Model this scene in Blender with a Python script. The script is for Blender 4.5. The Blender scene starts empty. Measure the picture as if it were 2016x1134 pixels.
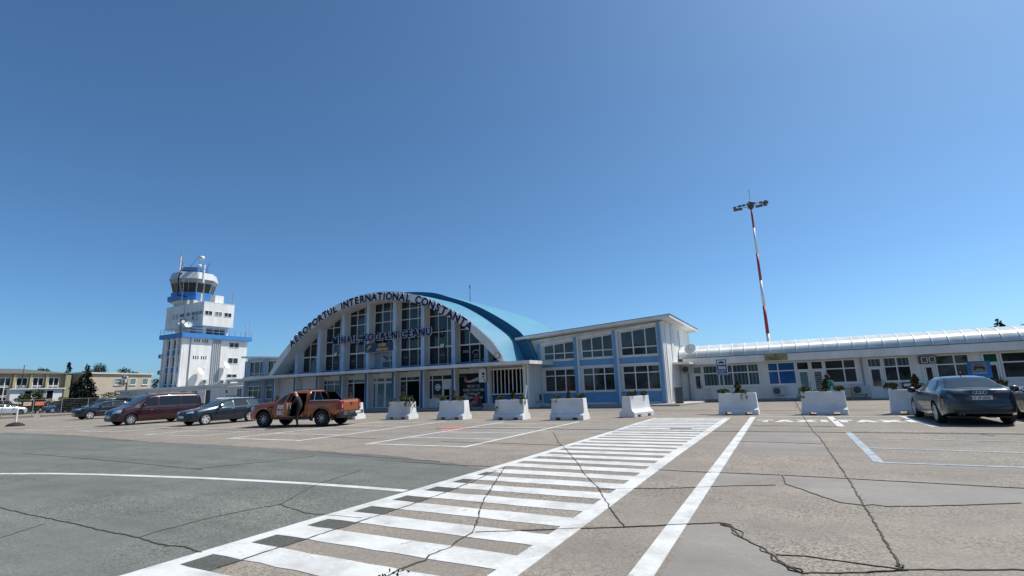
import bpy, bmesh, math, random
from mathutils import Vector, Matrix
from mathutils.bvhtree import BVHTree
random.seed(7)
R = math.radians
C = bpy.context.scene.collection
SC = bpy.context.scene
# ------------------------------------------------------------------ camera, sky, sun
cd = bpy.data.cameras.new('camera'); cam = bpy.data.objects.new('camera', cd); C.objects.link(cam)
cd.sensor_width = 36; cd.lens = 36*980.65/2016; cd.clip_start = 0.1; cd.clip_end = 3000
PITCH, ROLL, YAW = 0.194756588, -0.03377179, 0.48737739
fw = Vector((-math.sin(YAW), math.cos(YAW), 0)); rt = Vector((math.cos(YAW), math.sin(YAW), 0)); up = Vector((0, 0, 1))
F_ = fw*math.cos(PITCH)+up*math.sin(PITCH); U_ = -fw*math.sin(PITCH)+up*math.cos(PITCH)
R_ = rt*math.cos(ROLL)+U_*math.sin(ROLL); U2 = -rt*math.sin(ROLL)+U_*math.cos(ROLL)
cam.matrix_world = Matrix(((R_.x, U2.x, -F_.x, 0), (R_.y, U2.y, -F_.y, 0), (R_.z, U2.z, -F_.z, 1.6), (0, 0, 0, 1)))
SC.camera = cam
SUN = Vector((0.44, 0.48, 1.0)).normalized()
w = bpy.data.worlds.new('World'); SC.world = w; w.use_nodes = True
nt = w.node_tree; bg = nt.nodes['Background']; sky = nt.nodes.new('ShaderNodeTexSky')
sky.sky_type = 'NISHITA'; sky.sun_disc = False
sky.sun_elevation = math.asin(SUN.z); sky.sun_rotation = math.atan2(SUN.x, SUN.y)
sky.air_density = 0.65; sky.dust_density = 1.1; sky.ozone_density = 10.0; sky.altitude = 0
wbal = nt.nodes.new('ShaderNodeMix'); wbal.data_type = 'RGBA'; wbal.blend_type = 'MULTIPLY'; wbal.inputs[0].default_value = 1.0
wbal.inputs[7].default_value = (0.93, 1.14, 1.06, 1)
nt.links.new(sky.outputs[0], wbal.inputs[6]); nt.links.new(wbal.outputs[2], bg.inputs[0]); bg.inputs[1].default_value = 0.122
sl = bpy.data.lights.new('sun', 'SUN'); sl.energy = 4.8; sl.angle = R(0.53); sl.color = (1.0, 0.955, 0.88)
so = bpy.data.objects.new('sun', sl); C.objects.link(so); so.rotation_euler = SUN.to_track_quat('Z', 'Y').to_euler()
so.location = (20, 30, 60)
SC.view_settings.view_transform = 'Standard'; SC.view_settings.look = 'None'
SC.view_settings.exposure = 0.22; SC.view_settings.gamma = 1.0
SC.render.engine = 'CYCLES'

# ------------------------------------------------------------------ materials
MATS = {}
def mat(name, col, rough=0.6, metal=0.0, var=0.0, vscale=3.0, bump=0.0, bscale=20.0, spec=0.5, coat=0.0, world=False, col2=None, vstretch=None, detail=4):
    if name in MATS: return MATS[name]
    m = bpy.data.materials.new(name); m.use_nodes = True; MATS[name] = m
    n = m.node_tree.nodes; l = m.node_tree.links; p = n['Principled BSDF']
    p.inputs['Base Color'].default_value = (*col, 1); p.inputs['Roughness'].default_value = rough
    p.inputs['Metallic'].default_value = metal; p.inputs['Specular IOR Level'].default_value = spec
    p.inputs['Coat Weight'].default_value = coat; p.inputs['Coat Roughness'].default_value = 0.04
    if var or bump:
        tc = n.new('ShaderNodeTexCoord'); mp = n.new('ShaderNodeMapping'); l.new(tc.outputs['Object'], mp.inputs[0])
        if world: g_ = n.new('ShaderNodeNewGeometry'); l.new(g_.outputs['Position'], mp.inputs[0])
        if vstretch: mp.inputs['Scale'].default_value = vstretch
    if var:
        nz = n.new('ShaderNodeTexNoise'); nz.inputs['Scale'].default_value = vscale; nz.inputs['Detail'].default_value = detail
        nz.inputs['Roughness'].default_value = 0.65
        l.new(mp.outputs[0], nz.inputs['Vector'])
        cr = n.new('ShaderNodeValToRGB'); cr.color_ramp.elements[0].position = 0.3; cr.color_ramp.elements[1].position = 0.66
        c2 = col2 if col2 else tuple(c*(1-var) for c in col)
        cr.color_ramp.elements[0].color = (*c2, 1); cr.color_ramp.elements[1].color = (*col, 1)
        l.new(nz.outputs['Fac'], cr.inputs[0]); l.new(cr.outputs[0], p.inputs['Base Color'])
    if bump:
        nb = n.new('ShaderNodeTexNoise'); nb.inputs['Scale'].default_value = bscale; nb.inputs['Detail'].default_value = 3
        l.new(mp.outputs[0], nb.inputs['Vector'])
        bp = n.new('ShaderNodeBump'); bp.inputs['Strength'].default_value = bump; bp.inputs['Distance'].default_value = 0.02
        l.new(nb.outputs['Fac'], bp.inputs['Height']); l.new(bp.outputs[0], p.inputs['Normal'])
    return m

white = mat('white_paint', (0.80, 0.80, 0.79), 0.55, var=0.16, vscale=1.1, bump=0.15, bscale=30, col2=(0.61, 0.60, 0.56), vstretch=(1.3, 1.3, 0.3), detail=9)
fascia = mat('fascia_paint', (0.76, 0.76, 0.75), 0.6, var=0.2, vscale=0.9, col2=(0.58, 0.57, 0.53), vstretch=(1.2, 1.2, 0.4), detail=9)
trim = mat('window_frame_white', (0.74, 0.74, 0.72), 0.45)
bluep = mat('blue_render', (0.165, 0.35, 0.56), 0.65, var=0.15, vscale=2.0, col2=(0.13, 0.295, 0.49), detail=6)
deepblue = mat('deep_blue_paint', (0.02, 0.13, 0.36), 0.55, var=0.15, vscale=2.0)
paleblue = mat('pale_blue_paint', (0.42, 0.60, 0.80), 0.6, var=0.12, vscale=2)
roofblue = mat('sky_blue_roof', (0.060, 0.245, 0.365), 0.65, var=0.3, vscale=1.4, col2=(0.040, 0.195, 0.315), vstretch=(1, 0.25, 1), detail=8, bump=0.2, bscale=9)
bandblue = mat('rib_blue_paint', (0.007, 0.092, 0.185), 0.55, var=0.1, vscale=2)
towerblue = mat('tower_blue_paint', (0.045, 0.22, 0.55), 0.55, var=0.12, vscale=2)
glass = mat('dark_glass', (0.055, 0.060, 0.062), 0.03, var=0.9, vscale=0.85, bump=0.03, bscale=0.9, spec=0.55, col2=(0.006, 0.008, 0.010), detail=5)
glass_hall = mat('hall_glass', (0.022, 0.026, 0.030), 0.06, var=0.35, vscale=0.7, bump=0.03, bscale=0.8)
glass_teal = mat('teal_glass', (0.16, 0.25, 0.27), 0.05, var=0.3, vscale=1.5, bump=0.02, bscale=1)
glass_blue = mat('blue_film_glass', (0.02, 0.11, 0.34), 0.07, var=0.3, vscale=1.3, bump=0.02, bscale=1, detail=8)
glass_green = mat('green_film_glass', (0.005, 0.09, 0.06), 0.08)
poster = mat('maroon_poster', (0.045, 0.028, 0.032), 0.3, spec=0.25, var=0.5, vscale=2.2, detail=6)
blackposter = mat('black_poster', (0.010, 0.009, 0.011), 0.5, spec=0.2)
dark = mat('dark_void', (0.004, 0.004, 0.005), 0.9, spec=0.1)
steel = mat('grey_steel', (0.35, 0.36, 0.37), 0.45, 0.6)
greybox = mat('grey_plastic', (0.55, 0.55, 0.53), 0.5, var=0.1)
darkgrey = mat('dark_grey_metal', (0.07, 0.075, 0.08), 0.5)
rubber = mat('rubber', (0.018, 0.018, 0.019), 0.85, var=0.3, vscale=6)
def curtain(name, a, b, sc):
    m = mat(name, a, 0.08); n = m.node_tree.nodes; l = m.node_tree.links
    tc = n.new('ShaderNodeTexCoord'); wv = n.new('ShaderNodeTexWave'); wv.inputs['Scale'].default_value = sc; wv.inputs['Distortion'].default_value = 2.5
    wv.inputs['Detail'].default_value = 3
    wv.bands_direction = 'Z' if name.startswith('blind') else 'X'
    l.new(tc.outputs['Object'], wv.inputs[0]); cr = n.new('ShaderNodeValToRGB')
    cr.color_ramp.elements[0].color = (*b, 1); cr.color_ramp.elements[1].color = (*a, 1)
    l.new(wv.outputs[0], cr.inputs[0]); l.new(cr.outputs[0], n['Principled BSDF'].inputs['Base Color']); return m
glass_curtain = curtain('curtained_glass', (0.12, 0.18, 0.20), (0.03, 0.05, 0.07), 1.3)
glass_blind = curtain('blind_glass', (0.055, 0.055, 0.055), (0.02, 0.02, 0.022), 3.2)
glass_blind2 = curtain('blind_striped_glass', (0.35, 0.33, 0.31), (0.015, 0.015, 0.02), 2.1)

# ------------------------------------------------------------------ mesh builder and object helpers
class MB:
    def __init__(s): s.v = []; s.f = []; s.m = []
    def add(s, vs, fs, mi=0):
        o = len(s.v); s.v += [tuple(v) for v in vs]; s.f += [tuple(i+o for i in f) for f in fs]; s.m += [mi]*len(fs); return s
    def box(s, x0, y0, z0, x1, y1, z1, mi=0):
        v = [(x0,y0,z0),(x1,y0,z0),(x1,y1,z0),(x0,y1,z0),(x0,y0,z1),(x1,y0,z1),(x1,y1,z1),(x0,y1,z1)]
        return s.add(v, [(0,3,2,1),(4,5,6,7),(0,1,5,4),(1,2,6,5),(2,3,7,6),(3,0,4,7)], mi)
    def hexa(s, a, b, mi=0):      # two matching 4-loops
        return s.add(list(a)+list(b), [(3,2,1,0),(4,5,6,7),(0,1,5,4),(1,2,6,5),(2,3,7,6),(3,0,4,7)], mi)
    def prism(s, poly, fa, fb, mi=0):   # polygon -> two maps giving near/far 3d points
        n = len(poly); v = [fa(p) for p in poly]+[fb(p) for p in poly]
        f = [tuple(range(n)), tuple(range(2*n-1, n-1, -1))]+[(i, i+n, (i+1) % n+n, (i+1) % n) for i in range(n)]
        return s.add(v, f, mi)
    def tube(s, pts, r, n=6, mi=0, r1=None, cap=True):
        pts = [Vector(p) for p in pts]; k = len(pts); v = []; f = []
        for i, p in enumerate(pts):
            d = (pts[min(i+1, k-1)]-pts[max(i-1, 0)]).normalized()
            a = d.cross(Vector((0, 0, 1)));  a = d.cross(Vector((1, 0, 0))) if a.length < 1e-3 else a
            a.normalize(); b = d.cross(a); rr = r if r1 is None else r+(r1-r)*i/(k-1)
            v += [p+a*rr*math.cos(2*math.pi*j/n)+b*rr*math.sin(2*math.pi*j/n) for j in range(n)]
        for i in range(k-1):
            f += [(i*n+j, i*n+(j+1) % n, (i+1)*n+(j+1) % n, (i+1)*n+j) for j in range(n)]
        if cap: f += [tuple(range(n-1, -1, -1)), tuple((k-1)*n+j for j in range(n))]
        return s.add(v, f, mi)
    def lathe(s, prof, n=24, M=None, mi=0, closed=True):   # prof: (radius, height) about local Z
        k = len(prof); v = []; f = []
        for (r, h) in prof: v += [Vector((r*math.cos(2*math.pi*j/n), r*math.sin(2*math.pi*j/n), h)) for j in range(n)]
        for i in range(k-1): f += [(i*n+j, i*n+(j+1) % n, (i+1)*n+(j+1) % n, (i+1)*n+j) for j in range(n)]
        if closed: f += [tuple(range(n-1, -1, -1)), tuple((k-1)*n+j for j in range(n))]
        if M is not None: v = [M @ x for x in v]
        return s.add(v, f, mi)
    def grid(s, rows, mi=0):
        n = len(rows[0]); v = [p for r in rows for p in r]
        return s.add(v, [(i*n+j, i*n+j+1, (i+1)*n+j+1, (i+1)*n+j) for i in range(len(rows)-1) for j in range(n-1)], mi)
    def xf(s, M): s.v = [tuple(M @ Vector(v)) for v in s.v]; return s
    def mesh(s, name, mats, smooth=False):
        me = bpy.data.meshes.new(name); me.from_pydata(s.v, [], s.f)
        for m in (mats if isinstance(mats, (list, tuple)) else [mats]): me.materials.append(m)
        me.polygons.foreach_set('material_index', s.m)
        if smooth: me.polygons.foreach_set('use_smooth', [True]*len(s.f))
        me.update(); return me
    def build(s, name, mats, parent=None, smooth=False, fix=False):
        me = s.mesh(name, mats, smooth)
        if fix:
            b = bmesh.new(); b.from_mesh(me); bmesh.ops.recalc_face_normals(b, faces=b.faces); b.to_mesh(me); b.free()
        return link(name, me, parent)
def link(name, me, parent=None):
    o = bpy.data.objects.new(name, me); C.objects.link(o)
    if parent is not None:
        o.parent = parent
        base = parent
        Mw = Matrix.Translation(parent.get('_loc', (0, 0, 0))) if False else None
    return o
def tag(o, label, cat, group=None):
    o['label'] = label; o['category'] = cat
    if group: o['group'] = group
    return o
def thing(name, label, cat, group=None, loc=(0, 0, 0), rz=0):
    o = bpy.data.objects.new(name, None); C.objects.link(o); o.location = loc; o.rotation_euler = (0, 0, rz)
    o.empty_display_size = 0.3
    return tag(o, label, cat, group)
def struct(o): o['kind'] = 'structure'; return o
def copy_tree(o, parent=None):
    c = o.copy(); C.objects.link(c)
    if parent is not None: c.parent = parent
    for ch in list(o.children): copy_tree(ch, c)
    return c
def boolean(o, cutter, op='DIFFERENCE'):
    md = o.modifiers.new('b', 'BOOLEAN'); md.object = cutter; md.operation = op; md.solver = 'EXACT'
    md.material_mode = 'TRANSFER'
    dg = bpy.context.evaluated_depsgraph_get(); dg.update()
    me = bpy.data.meshes.new_from_object(o.evaluated_get(dg)); o.modifiers.clear(); o.data = me
    bpy.data.objects.remove(cutter)
FONT = bpy.data.fonts.get('Bfont')
def textmesh(txt, size, depth=0.02, off=0.0, align='CENTER', sx=1.0):
    cu = bpy.data.curves.new('t', 'FONT'); cu.body = txt; cu.size = size; cu.extrude = depth/2; cu.offset = off
    cu.align_x = align; cu.resolution_u = 3
    o = bpy.data.objects.new('t', cu); C.objects.link(o)
    dg = bpy.context.evaluated_depsgraph_get(); dg.update()
    me = bpy.data.meshes.new_from_object(o.evaluated_get(dg)); bpy.data.objects.remove(o)
    if sx != 1:
        for v in me.vertices: v.co.x *= sx
    return me
def text_part(name, txt, size, M, material, parent=None, depth=0.02, off=0.0, sx=1.0, align='CENTER', side=None):
    me = textmesh(txt, size, depth, off, align, sx); me.transform(M); me.materials.clear(); me.materials.append(material)
    if side:
        me.materials.append(side); n = (M.to_3x3() @ Vector((0, 0, 1))).normalized()
        for p in me.polygons: p.material_index = 0 if p.normal.dot(n) > 0.7 else 1
    return link(name, me, parent)
FACE = Matrix(((1,0,0,0),(0,0,-1,0),(0,1,0,0),(0,0,0,1)))     # text in XZ plane looking towards -Y
def facing(x, y, z, rz=0): return Matrix.Translation((x, y, z)) @ Matrix.Rotation(rz, 4, 'Z') @ FACE
# ways to lay a flat detail on a wall: (u, out, z) -> world
def wallY(Y): return lambda u, d, z: (u, Y-d, z)
def wallX(X): return lambda u, d, z: (X+d, u, z)
def slab(mb, W, u0, z0, u1, z1, d0, d1, mi=0, zt1=None):
    zt = z1 if zt1 is None else zt1
    a = [W(u0, d0, z0), W(u1, d0, z0), W(u1, d0, zt), W(u0, d0, z1)]; b = [W(u0, d1, z0), W(u1, d1, z0), W(u1, d1, zt), W(u0, d1, z1)]
    return mb.hexa(a, b, mi)
def window(parent, W, u0, u1, z0, z1, mull=(), trans=(), fw=0.05, d=0.05, gm=None, zr=None, fm=None, name='window', panes=None, sill=0, dn=0.006):
    """frame mesh with bars, glass as a sub-part; zr = top height at u1 when the head slopes"""
    zr = z1 if zr is None else zr
    top = lambda u: z1+(zr-z1)*(u-u0)/(u1-u0)
    mb = MB()
    slab(mb, W, u0, z0, u0+fw, z1, dn-.004, d, zt1=top(u0+fw)); slab(mb, W, u1-fw, z0, u1, top(u1-fw), dn-.004, d, zt1=zr)
    slab(mb, W, u0+fw, z0, u1-fw, z0+fw, dn-.004, d-.002)
    a = [W(u0+fw, dn-.004, top(u0+fw)-fw), W(u1-fw, dn-.004, top(u1-fw)-fw), W(u1-fw, dn-.004, top(u1-fw)), W(u0+fw, dn-.004, top(u0+fw))]
    b = [W(u0+fw, d-.002, top(u0+fw)-fw), W(u1-fw, d-.002, top(u1-fw)-fw), W(u1-fw, d-.002, top(u1-fw)), W(u0+fw, d-.002, top(u0+fw))]
    mb.hexa(a, b)
    for m_ in mull: slab(mb, W, m_-fw/2, z0+fw, m_+fw/2, top(m_-fw/2)-fw, dn-.004, d-.006, zt1=top(m_+fw/2)-fw)
    for t in trans: slab(mb, W, u0+fw, t-fw/2, u1-fw, t+fw/2, dn-.004, d-.010)
    if sill: slab(mb, W, u0-.05, z0-.07, u1+.05, z0-.003, 0, sill)
    o = mb.build(name, fm or trim, parent, fix=True)
    # panes: list of (u0,u1,z0,z1) parts of the glass with another material
    g = MB(); mats = [gm or glass]
    if not panes:
        g.add([W(u0+.01, dn, z0+.01), W(u1-.01, dn, z0+.01), W(u1-.01, dn, zr-.01), W(u0+.01, dn, z1-.01)], [(0, 1, 2, 3)])
    else:
        for (a0, a1, b0, b1, m_) in panes:
            if m_ not in mats: mats.append(m_)
            g.add([W(a0, dn, b0), W(a1, dn, b0), W(a1, dn, b1), W(a0, dn, b1)], [(0, 1, 2, 3)], mats.index(m_))
    g.build('glass', mats, o)
    return o
# ------------------------------------------------------------------ ground, asphalt, markings, cracks
def ground_mat(name, ca, cb, cc, agg, sc, rough=0.9, lo=0.84):
    m = mat(name, ca, rough, spec=0.25); n = m.node_tree.nodes; l = m.node_tree.links; p = n['Principled BSDF']
    geo = n.new('ShaderNodeNewGeometry')
    def noise(s, d, r=0.6):
        k = n.new('ShaderNodeTexNoise'); k.inputs['Scale'].default_value = s; k.inputs['Detail'].default_value = d; k.inputs['Roughness'].default_value = r
        l.new(geo.outputs['Position'], k.inputs['Vector']); return k.outputs['Fac']
    def ramp(src, e):
        k = n.new('ShaderNodeValToRGB'); k.color_ramp.elements[0].position = e[0][0]; k.color_ramp.elements[0].color = (*e[0][1], 1)
        k.color_ramp.elements[1].position = e[1][0]; k.color_ramp.elements[1].color = (*e[1][1], 1); l.new(src, k.inputs[0]); return k.outputs[0]
    def mixc(f, a, b, mode='MIX'):
        k = n.new('ShaderNodeMix'); k.data_type = 'RGBA'; k.blend_type = mode
        if isinstance(f, float): k.inputs[0].default_value = f
        else: l.new(f, k.inputs[0])
        l.new(a, k.inputs[6]); l.new(b, k.inputs[7]); return k.outputs[2]
    big = ramp(noise(0.16, 5), ((0.36, cb), (0.66, ca)))
    mid = ramp(noise(0.9, 6, 0.7), ((0.30, (lo, lo, lo)), (0.72, (1.08, 1.07, 1.05))))
    col = mixc(1.0, big, mid, 'MULTIPLY')
    mp = n.new('ShaderNodeMapping'); mp.inputs['Scale'].default_value = (0.16, 1.1, 1); l.new(geo.outputs['Position'], mp.inputs[0])
    sn = n.new('ShaderNodeTexNoise'); sn.inputs['Scale'].default_value = 1.0; sn.inputs['Detail'].default_value = 6; sn.inputs['Roughness'].default_value = 0.62; l.new(mp.outputs[0], sn.inputs['Vector'])
    col = mixc(1.0, col, ramp(sn.outputs['Fac'], ((0.33, (lo+.04,)*3), (0.66, (1.07,)*3))), 'MULTIPLY')
    spt = ramp(noise(3.1, 2, 0.5), ((0.71, (1, 1, 1)), (0.77, (0.72, 0.71, 0.70)))); col = mixc(1.0, col, spt, 'MULTIPLY')
    vo = n.new('ShaderNodeTexVoronoi'); vo.inputs['Scale'].default_value = sc; l.new(geo.outputs['Position'], vo.inputs['Vector'])
    bw = n.new('ShaderNodeRGBToBW'); l.new(vo.outputs['Color'], bw.inputs[0])
    grain = ramp(bw.outputs[0], ((0.15, (1-agg, 1-agg, 1-agg)), (0.85, (1+agg, 1+agg, 1+agg*.95))))
    fine = ramp(noise(sc*2.3, 3, 0.75), ((0.3, (1-agg*.8,)*3), (0.7, (1+agg*.7,)*3)))
    wear = ramp(noise(0.33, 4, 0.6), ((0.42, (0.25,)*3), (0.62, (1.0,)*3)))
    one = n.new('ShaderNodeRGB'); one.outputs[0].default_value = (1, 1, 1, 1)
    g2 = mixc(wear, one.outputs[0], mixc(1.0, grain, fine, 'MULTIPLY'))
    col = mixc(1.0, col, g2, 'MULTIPLY')
    st = ramp(noise(1.7, 5, 0.7), ((0.64, (0, 0, 0)), (0.75, (0.55,)*3)))
    dk = n.new('ShaderNodeRGB'); dk.outputs[0].default_value = (*cc, 1)
    col = mixc(st, col, dk.outputs[0])
    l.new(col, p.inputs['Base Color'])
    bp = n.new('ShaderNodeBump'); bp.inputs['Strength'].default_value = 0.5; bp.inputs['Distance'].default_value = 0.012
    l.new(bw.outputs[0], bp.inputs['Height']); l.new(bp.outputs[0], p.inputs['Normal'])
    return m
concrete = ground_mat('concrete', (0.274, 0.240, 0.204), (0.228, 0.204, 0.178), (0.22, 0.20, 0.18), 0.55, 50)
smooth_c = ground_mat('smooth_concrete', (0.268, 0.248, 0.226), (0.236, 0.220, 0.203), (0.25, 0.235, 0.22), 0.08, 60)
asphalt = ground_mat('asphalt', (0.172, 0.181, 0.166), (0.148, 0.157, 0.144), (0.115, 0.118, 0.112), 0.60, 64, lo=0.76)
asphalt2 = ground_mat('patched_asphalt', (0.145, 0.143, 0.135), (0.125, 0.125, 0.12), (0.09, 0.09, 0.088), 0.25, 50)
grassm = mat('dry_grass', (0.055, 0.075, 0.022), 0.9, var=0.5, vscale=0.4)
def worn_paint(name, col, wearcol, thr=0.30):
    m = mat(name, col, 0.6); n = m.node_tree.nodes; l = m.node_tree.links; geo = n.new('ShaderNodeNewGeometry')
    a = n.new('ShaderNodeTexNoise'); a.inputs['Scale'].default_value = 5.5; a.inputs['Detail'].default_value = 9; a.inputs['Roughness'].default_value = 0.75
    l.new(geo.outputs['Position'], a.inputs['Vector'])
    r = n.new('ShaderNodeValToRGB'); r.color_ramp.elements[0].position = thr; r.color_ramp.elements[0].color = (*wearcol, 1)
    r.color_ramp.elements[1].position = thr+0.06; r.color_ramp.elements[1].color = (*[c*0.95 for c in col], 1)
    e = r.color_ramp.elements.new(thr+0.16); e.color = (*[c*0.86 for c in col], 1); e = r.color_ramp.elements.new(0.66); e.color = (*col, 1)
    l.new(a.outputs['Fac'], r.inputs[0])
    b = n.new('ShaderNodeTexNoise'); b.inputs['Scale'].default_value = 1.6; b.inputs['Detail'].default_value = 8; b.inputs['Roughness'].default_value = 0.7; l.new(geo.outputs['Position'], b.inputs['Vector'])
    r2 = n.new('ShaderNodeValToRGB'); r2.color_ramp.elements[0].position = 0.34; r2.color_ramp.elements[0].color = (0.70, 0.69, 0.67, 1); r2.color_ramp.elements[1].position = 0.56; r2.color_ramp.elements[1].color = (1, 1, 1, 1); l.new(b.outputs['Fac'], r2.inputs[0])
    mx = n.new('ShaderNodeMix'); mx.data_type = 'RGBA'; mx.blend_type = 'MULTIPLY'; mx.inputs[0].default_value = 1.0; l.new(r.outputs[0], mx.inputs[6]); l.new(r2.outputs[0], mx.inputs[7])
    l.new(mx.outputs[2], n['Principled BSDF'].inputs['Base Color']); return m
road_white = worn_paint('road_paint_white', (0.66, 0.66, 0.64), (0.36, 0.34, 0.31), 0.355)
road_faded = worn_paint('road_paint_faded', (0.60, 0.59, 0.56), (0.30, 0.27, 0.24), 0.44)
road_blue = worn_paint('road_paint_blue', (0.36, 0.43, 0.50), (0.28, 0.27, 0.25), 0.44)
road_red = worn_paint('road_paint_red', (0.46, 0.16, 0.13), (0.34, 0.27, 0.24), 0.44)
crackm = mat('crack_filler', (0.075, 0.067, 0.056), 0.95, var=0.4, vscale=4)

struct(MB().add([(-700,-300,0),(700,-300,0),(700,900,0),(-700,900,0)], [(0,1,2,3)]).build('ground', [concrete]))
def flat(poly, z): return [(x, y, z) for x, y in poly]
def sheet(name, poly, z, m):
    me = bpy.data.meshes.new(name); b = bmesh.new(); f = b.faces.new([b.verts.new(p) for p in flat(poly, z)])
    bmesh.ops.triangulate(b, faces=[f]); 
    for f in b.faces:
        if f.normal.z < 0: f.normal_flip()
    ed = [e for e in b.edges if e.is_boundary]; g = bmesh.ops.extrude_edge_only(b, edges=ed)
    for v_ in g['geom']:
        if isinstance(v_, bmesh.types.BMVert): v_.co.z = 0
    b.to_mesh(me); b.free(); me.materials.append(m); return struct(link(name, me))
def jag(poly, amp=0.08, step=0.35, closed=False):
    out = []; n = len(poly)
    for i in range(n-1):
        a, b = Vector(poly[i]), Vector(poly[i+1]); k = max(1, int((b-a).length/step))
        for j in range(k):
            p = a.lerp(b, j/k); out.append((p.x+random.uniform(-amp, amp), p.y+random.uniform(-amp, amp)))
    return out+[tuple(poly[-1])]
top = [(-70,11.6),(-38.34,11.65),(-32.86,11.75),(-26.34,11.29),(-20.24,10.45),(-15.14,9.9),(-11.48,9.6),(-9.56,9.45),(-7.73,9.22),(-5.65,9.0)]
right = [(-5.65,9.02),(-5.16,8.79),(-5.07,7.82),(-4.93,7.00),(-4.88,6.05),(-4.95,5.34),(-4.97,4.60),(-4.94,3.78),(-4.95,3.0),(-4.9,-12)]
sheet('asphalt_road', jag(top)+jag(right, 0.05, 0.25)[1:]+[(-70,-12)], 0.0015, asphalt)
stripA = [(-38.3,11.9),(-32.8,12.0),(-26.2,11.35),(-21.18,10.72),(-16.20,10.55),(-12.39,10.32),(-10.17,10.12),(-9.17,10.08),(-7.9,9.7),(-5.9,9.2)]
stripB = [(-6.0,9.05),(-7.79,9.28),(-9.28,9.35),(-11.21,9.55),(-14.60,9.75),(-18.98,10.15),(-26.4,11.1),(-33,11.5),(-38,11.5)]
sheet('asphalt_patch', jag(stripA, 0.07, 0.3)+jag(stripB, 0.07, 0.3), 0.003, asphalt2)
asphalt3 = ground_mat('dark_asphalt', (0.098, 0.100, 0.092), (0.080, 0.082, 0.076), (0.06, 0.06, 0.055), 0.5, 64)
struct(MB().add([(-5.46,-3,.003),(-4.93,-3,.003),(-4.93,3,.003),(-4.95,4.6,.003),(-4.93,5.3,.003),(-4.87,6.05,.003),(-4.92,7,.003),(-5.06,7.8,.003),(-5.17,8.7,.003),(-5.34,8.9,.003),(-5.36,8,.003),(-5.46,4.7,.003)], [tuple(range(12))]).build('asphalt_edge', asphalt3))
# smoother concrete slabs between the joints
for poly in ([(-1.6,9.72),(-0.22,9.76),(0.70,9.72),(0.7,7.9),(0.44,7.95),(0.26,8.22),(0.02,8.69),(-0.17,8.99),(-0.22,9.6),(-0.9,8.7),(-1.38,8.4)],
             [(0.72,9.72),(2.7,9.6),(9,9.5),(9,9.2),(2.35,8.59),(1.95,8.36),(1.34,8.06),(0.92,7.88),(0.72,7.88)],
             [(-1.12,6.2),(-0.84,6.40),(-0.70,6.25),(-0.57,5.89),(-0.39,5.66),(-0.30,5.47),(-0.18,5.19),(-0.06,5.05),(0.0,2.0),(-1.1,2.0)],
             [(-1.1,17.2),(0.54,17.3),(0.62,16.1),(0.66,12.4),(-1.05,12.6)],
             [(-7.6,17.4),(-2.3,17.2),(-2.3,19.4),(-7.6,20.4)], [(-12.6,13.3),(-8.1,13.2),(-8.1,17.3),(-12.4,17.2)]):
    sheet('concrete_slab', jag(poly+[poly[0]], 0.03, 0.3)[:-1], 0.0012, smooth_c)
ZM = 0.0055
def strip(mb, pts, wd, z=ZM, jit=0.0, step=None):
    if step: pts = jag(pts, jit, step)
    P = [Vector((x, y, 0)) for x, y in pts]; L = []; Rr = []
    for i, p in enumerate(P):
        d = (P[min(i+1, len(P)-1)]-P[max(i-1, 0)]).normalized(); n = Vector((-d.y, d.x, 0)); k = wd/2*(random.uniform(0.5, 1.3) if jit else 1)
        L.append(p+n*k); Rr.append(p-n*k)
    v = [(q.x, q.y, z) for q in Rr]+[(q.x, q.y, z) for q in L]; n_ = len(P)
    v += [(a, b, 0) for a, b, c in v]; k = 2*n_; loop = list(range(n_))+list(range(2*n_-1, n_-1, -1))
    return mb.add(v, [(i, i+1, n_+i+1, n_+i) for i in range(n_-1)]+[(loop[i], k+loop[i], k+loop[(i+1) % k], loop[(i+1) % k]) for i in range(k)])
def rect(mb, x0, y0, x1, y1, z=ZM, rag=0.012):
    # a painted rectangle with slightly uneven long edges
    n = max(2, int((x1-x0)/0.25)); nr = lambda: random.uniform(-rag, rag)
    a = [(x0+(x1-x0)*i/n, y0+nr(), z) for i in range(n+1)]; b = [(x0+(x1-x0)*i/n, y1+nr(), z) for i in range(n+1)]
    v = a+b; k = len(v); m_ = n+1; loop = list(range(m_))+list(range(2*m_-1, m_-1, -1)); v = v+[(p, q, 0) for p, q, c in v]
    return mb.add(v, [(i, i+1, m_+i+1, m_+i) for i in range(n)]+[(loop[i], k+loop[i], k+loop[(i+1) % k], loop[(i+1) % k]) for i in range(k)])
def mark(name, mb, m): return struct(mb.build(name, m))
mb = MB()
y = 4.17-0.738*6
while y < 23.2:
    x0 = -5.52+.0195*min(y, 12)
    rect(mb, x0, y, -2.38, y+0.40); y += 0.738 if y < 12 else 0.70
mark('crosswalk_marking', mb, road_white)
ZL = ZM+0.0015
mb = MB(); strip(mb, [(-5.56,-3),(-5.50,4.7),(-5.38,8.0),(-5.30,10.2),(-5.26,16.9)], 0.20, ZL); strip(mb, [(-5.26,16.95),(-5.32,20),(-5.25,23.1)], 0.16, ZL)
strip(mb, [(-2.34,-3),(-2.34,4.4),(-2.36,12),(-2.32,17.1),(-2.30,23.3)], 0.24, ZL); mark('crosswalk_edge_marking', mb, road_white)
mb = MB(); strip(mb, [(-1.22,-3),(-1.27,6.0),(-1.30,12),(-1.36,23.9)], 0.20, ZM); mark('lane_marking', mb, road_white)
mb = MB(); strip(mb, [(-45,-12),(-25,0.2),(-19.5,3.5),(-16.29,5.06),(-14.94,5.50),(-13.42,5.83),(-11.89,6.08),(-10.48,6.31),(-9.12,6.46),(-7.88,6.58),(-6.67,6.64),(-5.6,6.66)], 0.16, ZM); mark('curved_road_marking', mb, road_white)
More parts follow.
